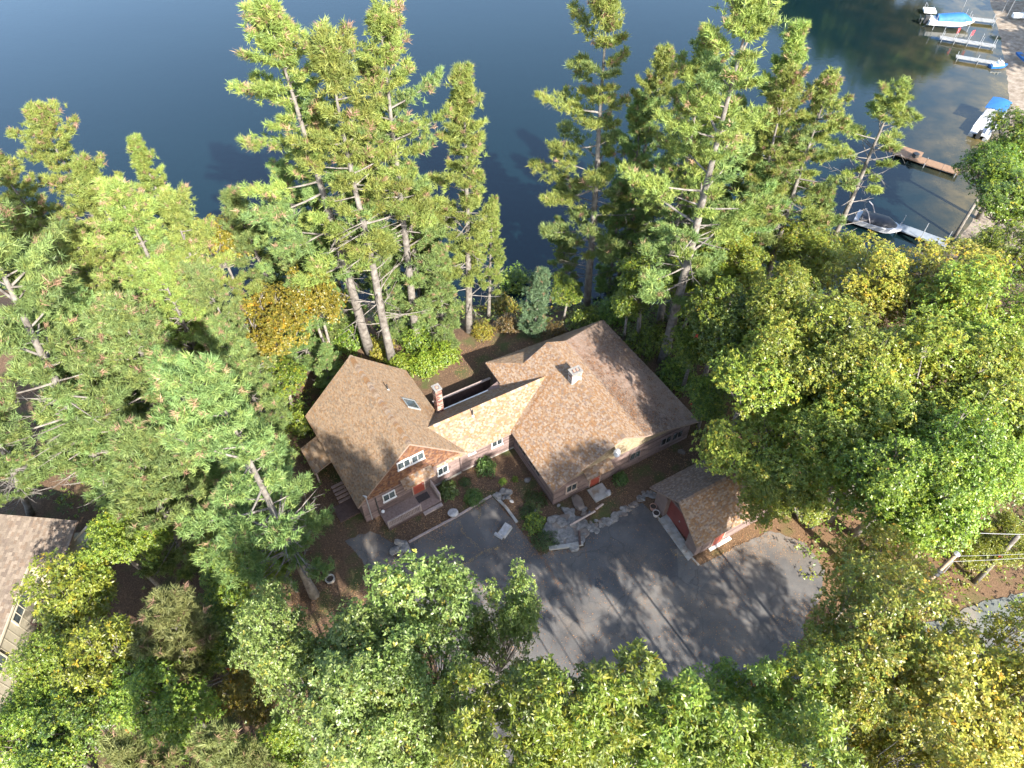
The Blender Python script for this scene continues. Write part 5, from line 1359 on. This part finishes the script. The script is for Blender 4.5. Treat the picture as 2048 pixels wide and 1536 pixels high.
def hull(m, F, L_, W, z0, zg, bow=.55, n=12):
    """lofted hull along +a (bow at L_), gunwale at zg"""
    rows = []
    for i in range(n + 1):
        x = i / n; w_ = W / 2 * (1 if x < bow else max(.04, math.cos((x - bow) / (1 - bow) * 1.5)))
        k = z0 + (zg - z0) * .75 * max(0, (x - .7) / .3) ** 2; g_ = zg + .18 * x * x
        rows.append([F(L_ * x, -w_, g_), F(L_ * x, -w_ * .92, (g_ + k) * .5 - .1), F(L_ * x, 0, k), F(L_ * x, w_ * .92, (g_ + k) * .5 - .1), F(L_ * x, w_, g_), F(L_ * x, w_ * .82, g_ + .02), F(L_ * x, 0, g_ + .05), F(L_ * x, -w_ * .82, g_ + .02)])
    vs_ = [p for r in rows for p in r]; fs_ = []
    for i in range(n):
        for j in range(8): fs_.append((i * 8 + j, i * 8 + (j + 1) % 8, (i + 1) * 8 + (j + 1) % 8, (i + 1) * 8 + j))
    fs_.append(tuple(range(8))); fs_.append(tuple(n * 8 + j for j in range(8)))
    m.add(vs_, fs_)
def boat_frame(px0, px1, z):
    A = at(*px0, z); B = at(*px1, z); d = B - A
    return frame(A[0], A[1], math.degrees(math.atan2(d[1], d[0]))), float(np.linalg.norm(d)), A
def cover(m, F, a0, a1, w, z, h, n=10):
    rows = []
    for i in range(n + 1):
        x = i / n; a = a0 + (a1 - a0) * x; ww = w / 2 * (1 if x < .7 else 1 - .6 * (x - .7) / .3); hh = h * (.55 + .45 * math.sin(min(x * 1.9, 1.57) + .0)) * (1 if x < .75 else 1 - .75 * (x - .75) / .25)
        rows.append([F(a, -ww, z), F(a, -ww * .9, z + hh * .6), F(a, -ww * .45, z + hh * .95), F(a, 0, z + hh), F(a, ww * .45, z + hh * .95), F(a, ww * .9, z + hh * .6), F(a, ww, z)])
    fs_ = [(i * 7 + j, i * 7 + j + 1, (i + 1) * 7 + j + 1, (i + 1) * 7 + j) for i in range(n) for j in range(6)] + [tuple(range(7)), tuple(n * 7 + j for j in range(7))]
    m.add([p for r in rows for p in r], fs_)
# blue covered boat
Fb, Lb, Ab = boat_frame((1856, 40), (1950, 46), -3.1); Lb = min(Lb, 7.4)
b1 = empty('motor_boat', (Ab[0], Ab[1], LAKE), 'white motor boat under a blue cover at the far right', 'boat')
m = MB(); hull(m, Fb, Lb, 2.5, -3.9, -2.8); m.build('hull', M['gel'], b1)
m = MB(); cover(m, Fb, Lb * .18, Lb * .93, 2.1, -2.76, 1.1); m.build('cover', M['bluecloth'], b1, smooth=True)
m = MB(); m.box(Fb, -.6, .15, -.35, .35, -3.6, -2.4); m.build('outboard_motor', M['black'], b1)
for s_ in (-1, 1):
    m = MB(); m.tube([Fb(Lb * .3, s_ * 1.27, -2.86), Fb(Lb * .85, s_ * 1.0, -2.8)], .03, 5); m.build('grab_rail', M['metal'], b1)
for i, (a_, s_) in enumerate(((.1, 1.7), (.85, 1.7), (.1, -1.7), (.85, -1.7))):
    m = MB(); m.tube([Fb(Lb * a_, s_, -5), Fb(Lb * a_, s_, -1.6)], .05, 6); m.build('lift_post', M['metal'], b1)
# white swim platform boat stern piece
Fw, Lw_, Aw = boat_frame((1848, 18), (1872, 20), -3.3)
r_ = empty('swim_raft', (Aw[0], Aw[1], LAKE), 'white end platform left of the blue-covered boat', 'platform'); m = MB(); m.box(Fw, 0, Lw_, -.9, .9, -3.6, -3.3); m.build('float', M['gel'], r_); m = MB(); m.tube([Fw(.2, -.7, -3.3), Fw(.2, -.7, -2.4), Fw(.2, .7, -2.4), Fw(.2, .7, -3.3)], .035, 5); m.build('ladder_rail', M['metal'], r_)
# jet ski like dinghy
Fj, Lj, Aj = boat_frame((1980, 131), (2014, 131), -3.7); j_ = empty('paddle_boat', (Aj[0], Aj[1], LAKE), 'small blue and white paddle boat at the beach edge', 'boat')
m = MB(); hull(m, Fj, Lj, 1.3, -4.05, -3.62); m.build('hull', M['bluecloth'], j_); m = MB(); m.box(Fj, .25, Lj * .75, -.48, .48, -3.6, -3.38); m.build('deck', M['gel'], j_)
for k in (.4, .6):
    m = MB(); m.box(Fj, Lj * k, Lj * k + .12, -.4, .4, -3.378, -3.0); m.build('seat_back', M['gel'], j_)
# pontoon boat
Fp, Lp, Ap = boat_frame((1958, 270), (1992, 225), -3.5)
pb = empty('pontoon_boat', (Ap[0], Ap[1], LAKE), 'pontoon boat with blue sun canopy at the beach', 'boat')
for s_ in (-.95, .95):
    m = MB(); m.tube([Fp(-.2, s_, -3.85), Fp(Lp * .85, s_, -3.85), Fp(Lp, s_, -3.6)], [.33, .33, .1], 10); m.build('pontoon', M['metal'], pb)
m = MB(); m.box(Fp, 0, Lp * .95, -1.25, 1.25, -3.55, -3.42); m.build('deck', M['greygel'], pb)
for (a0, a1, b0, b1) in ((.5, Lp * .9, -1.25, -1.17), (.5, Lp * .9, 1.17, 1.25), (Lp * .9, Lp * .93, -1.25, 1.25)):
    m = MB(); m.box(Fp, a0, a1, b0, b1, -3.418, -2.75); m.build('side_panel', M['gel'], pb)
for (a0, a1, b0, b1) in ((.6, 2.2, -1.15, -.55), (.6, 2.2, .55, 1.15), (2.9, 3.4, .2, 1.1)):
    m = MB(); m.box(Fp, a0, a1, b0, b1, -3.416, -2.95); m.build('bench', M['gel'], pb)
m = MB(); m.box(Fp, -.55, 0, -.25, .25, -3.8, -2.7); m.build('outboard_motor', M['black'], pb)
m = MB(); rows = []
for i in range(9):
    b = -1.3 + 2.6 * i / 8; h = -1.35 + .28 * math.cos((i - 4) / 4 * 1.3)
    rows += [Fp(Lp * .42, b, h), Fp(Lp * .92, b, h)]
m.add(rows + [(p[0], p[1], p[2] - .05) for p in rows], [(2 * i, 2 * i + 1, 2 * i + 3, 2 * i + 2) for i in range(8)] + [(18 + 2 * i, 18 + 2 * i + 2, 18 + 2 * i + 3, 18 + 2 * i + 1) for i in range(8)]); m.build('canopy', M['bluecloth'], pb, smooth=True)
for a_ in (.46, .9):
    for s_ in (-1.2, 1.2):
        m = MB(); m.tube([Fp(Lp * .67, s_, -3.4), Fp(Lp * a_, s_, -1.3)], .025, 5); m.build('canopy_pole', M['metal'], pb)
# wake boat with black cover
Fk, Lk, Ak = boat_frame((1712, 432), (1802, 462), -3.2)
wb = empty('wake_boat', (Ak[0], Ak[1], LAKE), 'grey boat with black cover and tower beside the grey dock', 'boat')
m = MB(); hull(m, Fk, Lk, 2.4, -4.0, -2.95, .62); m.build('hull', M['greygel'], wb)
m = MB(); cover(m, Fk, Lk * .1, Lk * .88, 2.15, -2.92, .75); m.build('cover', M['blackcloth'], wb, smooth=True)
m = MB(); m.box(Fk, -.7, .0, -1.0, 1.0, -3.6, -3.45); m.build('swim_platform', M['black'], wb)
for s_ in (-1, 1):
    m = MB(); m.tube([Fk(Lk * .35, s_ * 1.1, -2.9), Fk(Lk * .22, s_ * .95, -1.7), Fk(Lk * .12, s_ * .85, -1.3)], .07, 6); m.build('tower_leg', M['pinkmetal'], wb)
m = MB(); m.tube([Fk(Lk * .12, -.85, -1.3), Fk(Lk * .06, 0, -1.2), Fk(Lk * .12, .85, -1.3)], .06, 6); m.build('tower_bar', M['black'], wb)
# things at the upper right edge
tp = at(2034, 18, -2.5); Ft = frame(tp[0], tp[1], 0); cn = empty('beach_canopy', (tp[0], tp[1], gz(tp[0], tp[1])), 'teal sun canopy over a white lounge in the top right corner', 'canopy')
m = MB(); m.prism([Ft(-1.8, -1.0, -.6), Ft(1.8, -1.0, -.6), Ft(1.8, 1.0, -.45), Ft(-1.8, 1.0, -.45)], (0, 0, .06)); m.build('cloth', M['teal'], cn)
for a_, b_ in ((-1.7, -.9), (1.7, -.9), (-1.7, .9), (1.7, .9)):
    m = MB(); m.tube([Ft(a_, b_, -3.4), Ft(a_, b_, -.55)], .04, 6); m.build('pole', M['metal'], cn)
m = MB(); m.box(Ft, -1.2, 1.2, -2.0, -1.2, -3.2, -2.6); m.build('lounge', M['gel'], cn)
rp = at(1932, 4, -3.2); m = MB(); m.prism([(rp[0], rp[1], -2.4), (rp[0] + .4, rp[1], -2.1), (rp[0] + .6, rp[1], -1.2), (rp[0] + .1, rp[1], -1.4)], (.05, .05, 0)); fg = empty('flag_pole', (rp[0], rp[1], LAKE), 'red flag on a thin pole at the top right', 'flag'); m.build('flag', M['redcloth'], fg)
m = MB(); m.tube([(rp[0], rp[1], -5), (rp[0], rp[1], -1.1)], .03, 5); m.build('pole', M['metal'], fg)
Fq, Lq, Aq = boat_frame((2036, 108), (2056, 130), -3.2); q_ = empty('kayak', (Aq[0], Aq[1], gz(Aq[0], Aq[1])), 'blue kayak on the sand at the right edge', 'kayak'); m = MB(); hull(m, Fq, max(Lq, 3), .9, -3.3, -2.9, .4); m.build('hull', M['bluecloth'], q_)
m = MB(); m.box(Fq, .9, 1.7, -.28, .28, -2.86, -2.8); m.build('seat', M['black'], q_)
Fx, Lx, Ax = boat_frame((1526, 298), (1546, 308), -3.7); x_ = empty('moored_raft', (Ax[0], Ax[1], LAKE), 'small white raft half hidden behind the spreading pine', 'raft'); m = MB(); m.box(Fx, 0, 2.2, -.8, .8, -4.1, -3.6); m.build('float', M['gel'], x_)
m = MB(); m.box(Fx, .1, 2.1, -.7, .7, -3.599, -3.55); m.build('deck', M['alu'], x_)

# woods on the far right shore, beyond the frame: they stand mirrored in the lake
def far_woods():
    rng = np.random.RandomState(21); VV = []; KK = []
    base = [broad_data(300 + i, 17, 5.5, 12, DARKG + OAK_G, nros=240, nleaf=4, ll=1.1, lw=.75, clumps=36)[1:] for i in range(3)]
    spots = []
    for i in range(60):
        a_ = rng.uniform(R(110), R(250)); k = 1 - rng.uniform(3, 16) / 36; spots.append((100 + 36 * k * math.cos(a_), 190 + 50 * k * math.sin(a_), rng.uniform(1.1, 1.6)))
    for i in range(16):
        y = rng.uniform(84, 140); xs_ = np.interp(y, SHORE[:, 1], SHORE[:, 0]); spots.append((xs_ + rng.uniform(15, 30), y, rng.uniform(.8, 1.3)))
    for (x, y, s) in spots:
        V, K = base[rng.randint(3)]; a = rng.uniform(0, 6.28); c_, s_ = math.cos(a), math.sin(a)
        W = V * s; W = np.c_[W[:, 0] * c_ - W[:, 1] * s_ + x, W[:, 0] * s_ + W[:, 1] * c_ + y, W[:, 2] + gz(x, y)]
        VV.append(W[: (len(W) // 4) * 4]); KK.append(K)
    tag(link('far_woods', np_mesh('far_woods', np.concatenate(VV), 4, np.concatenate(KK), M['leaf'])), 'dark woods along the far right shore mirrored in the lake', kind='stuff')
far_woods()
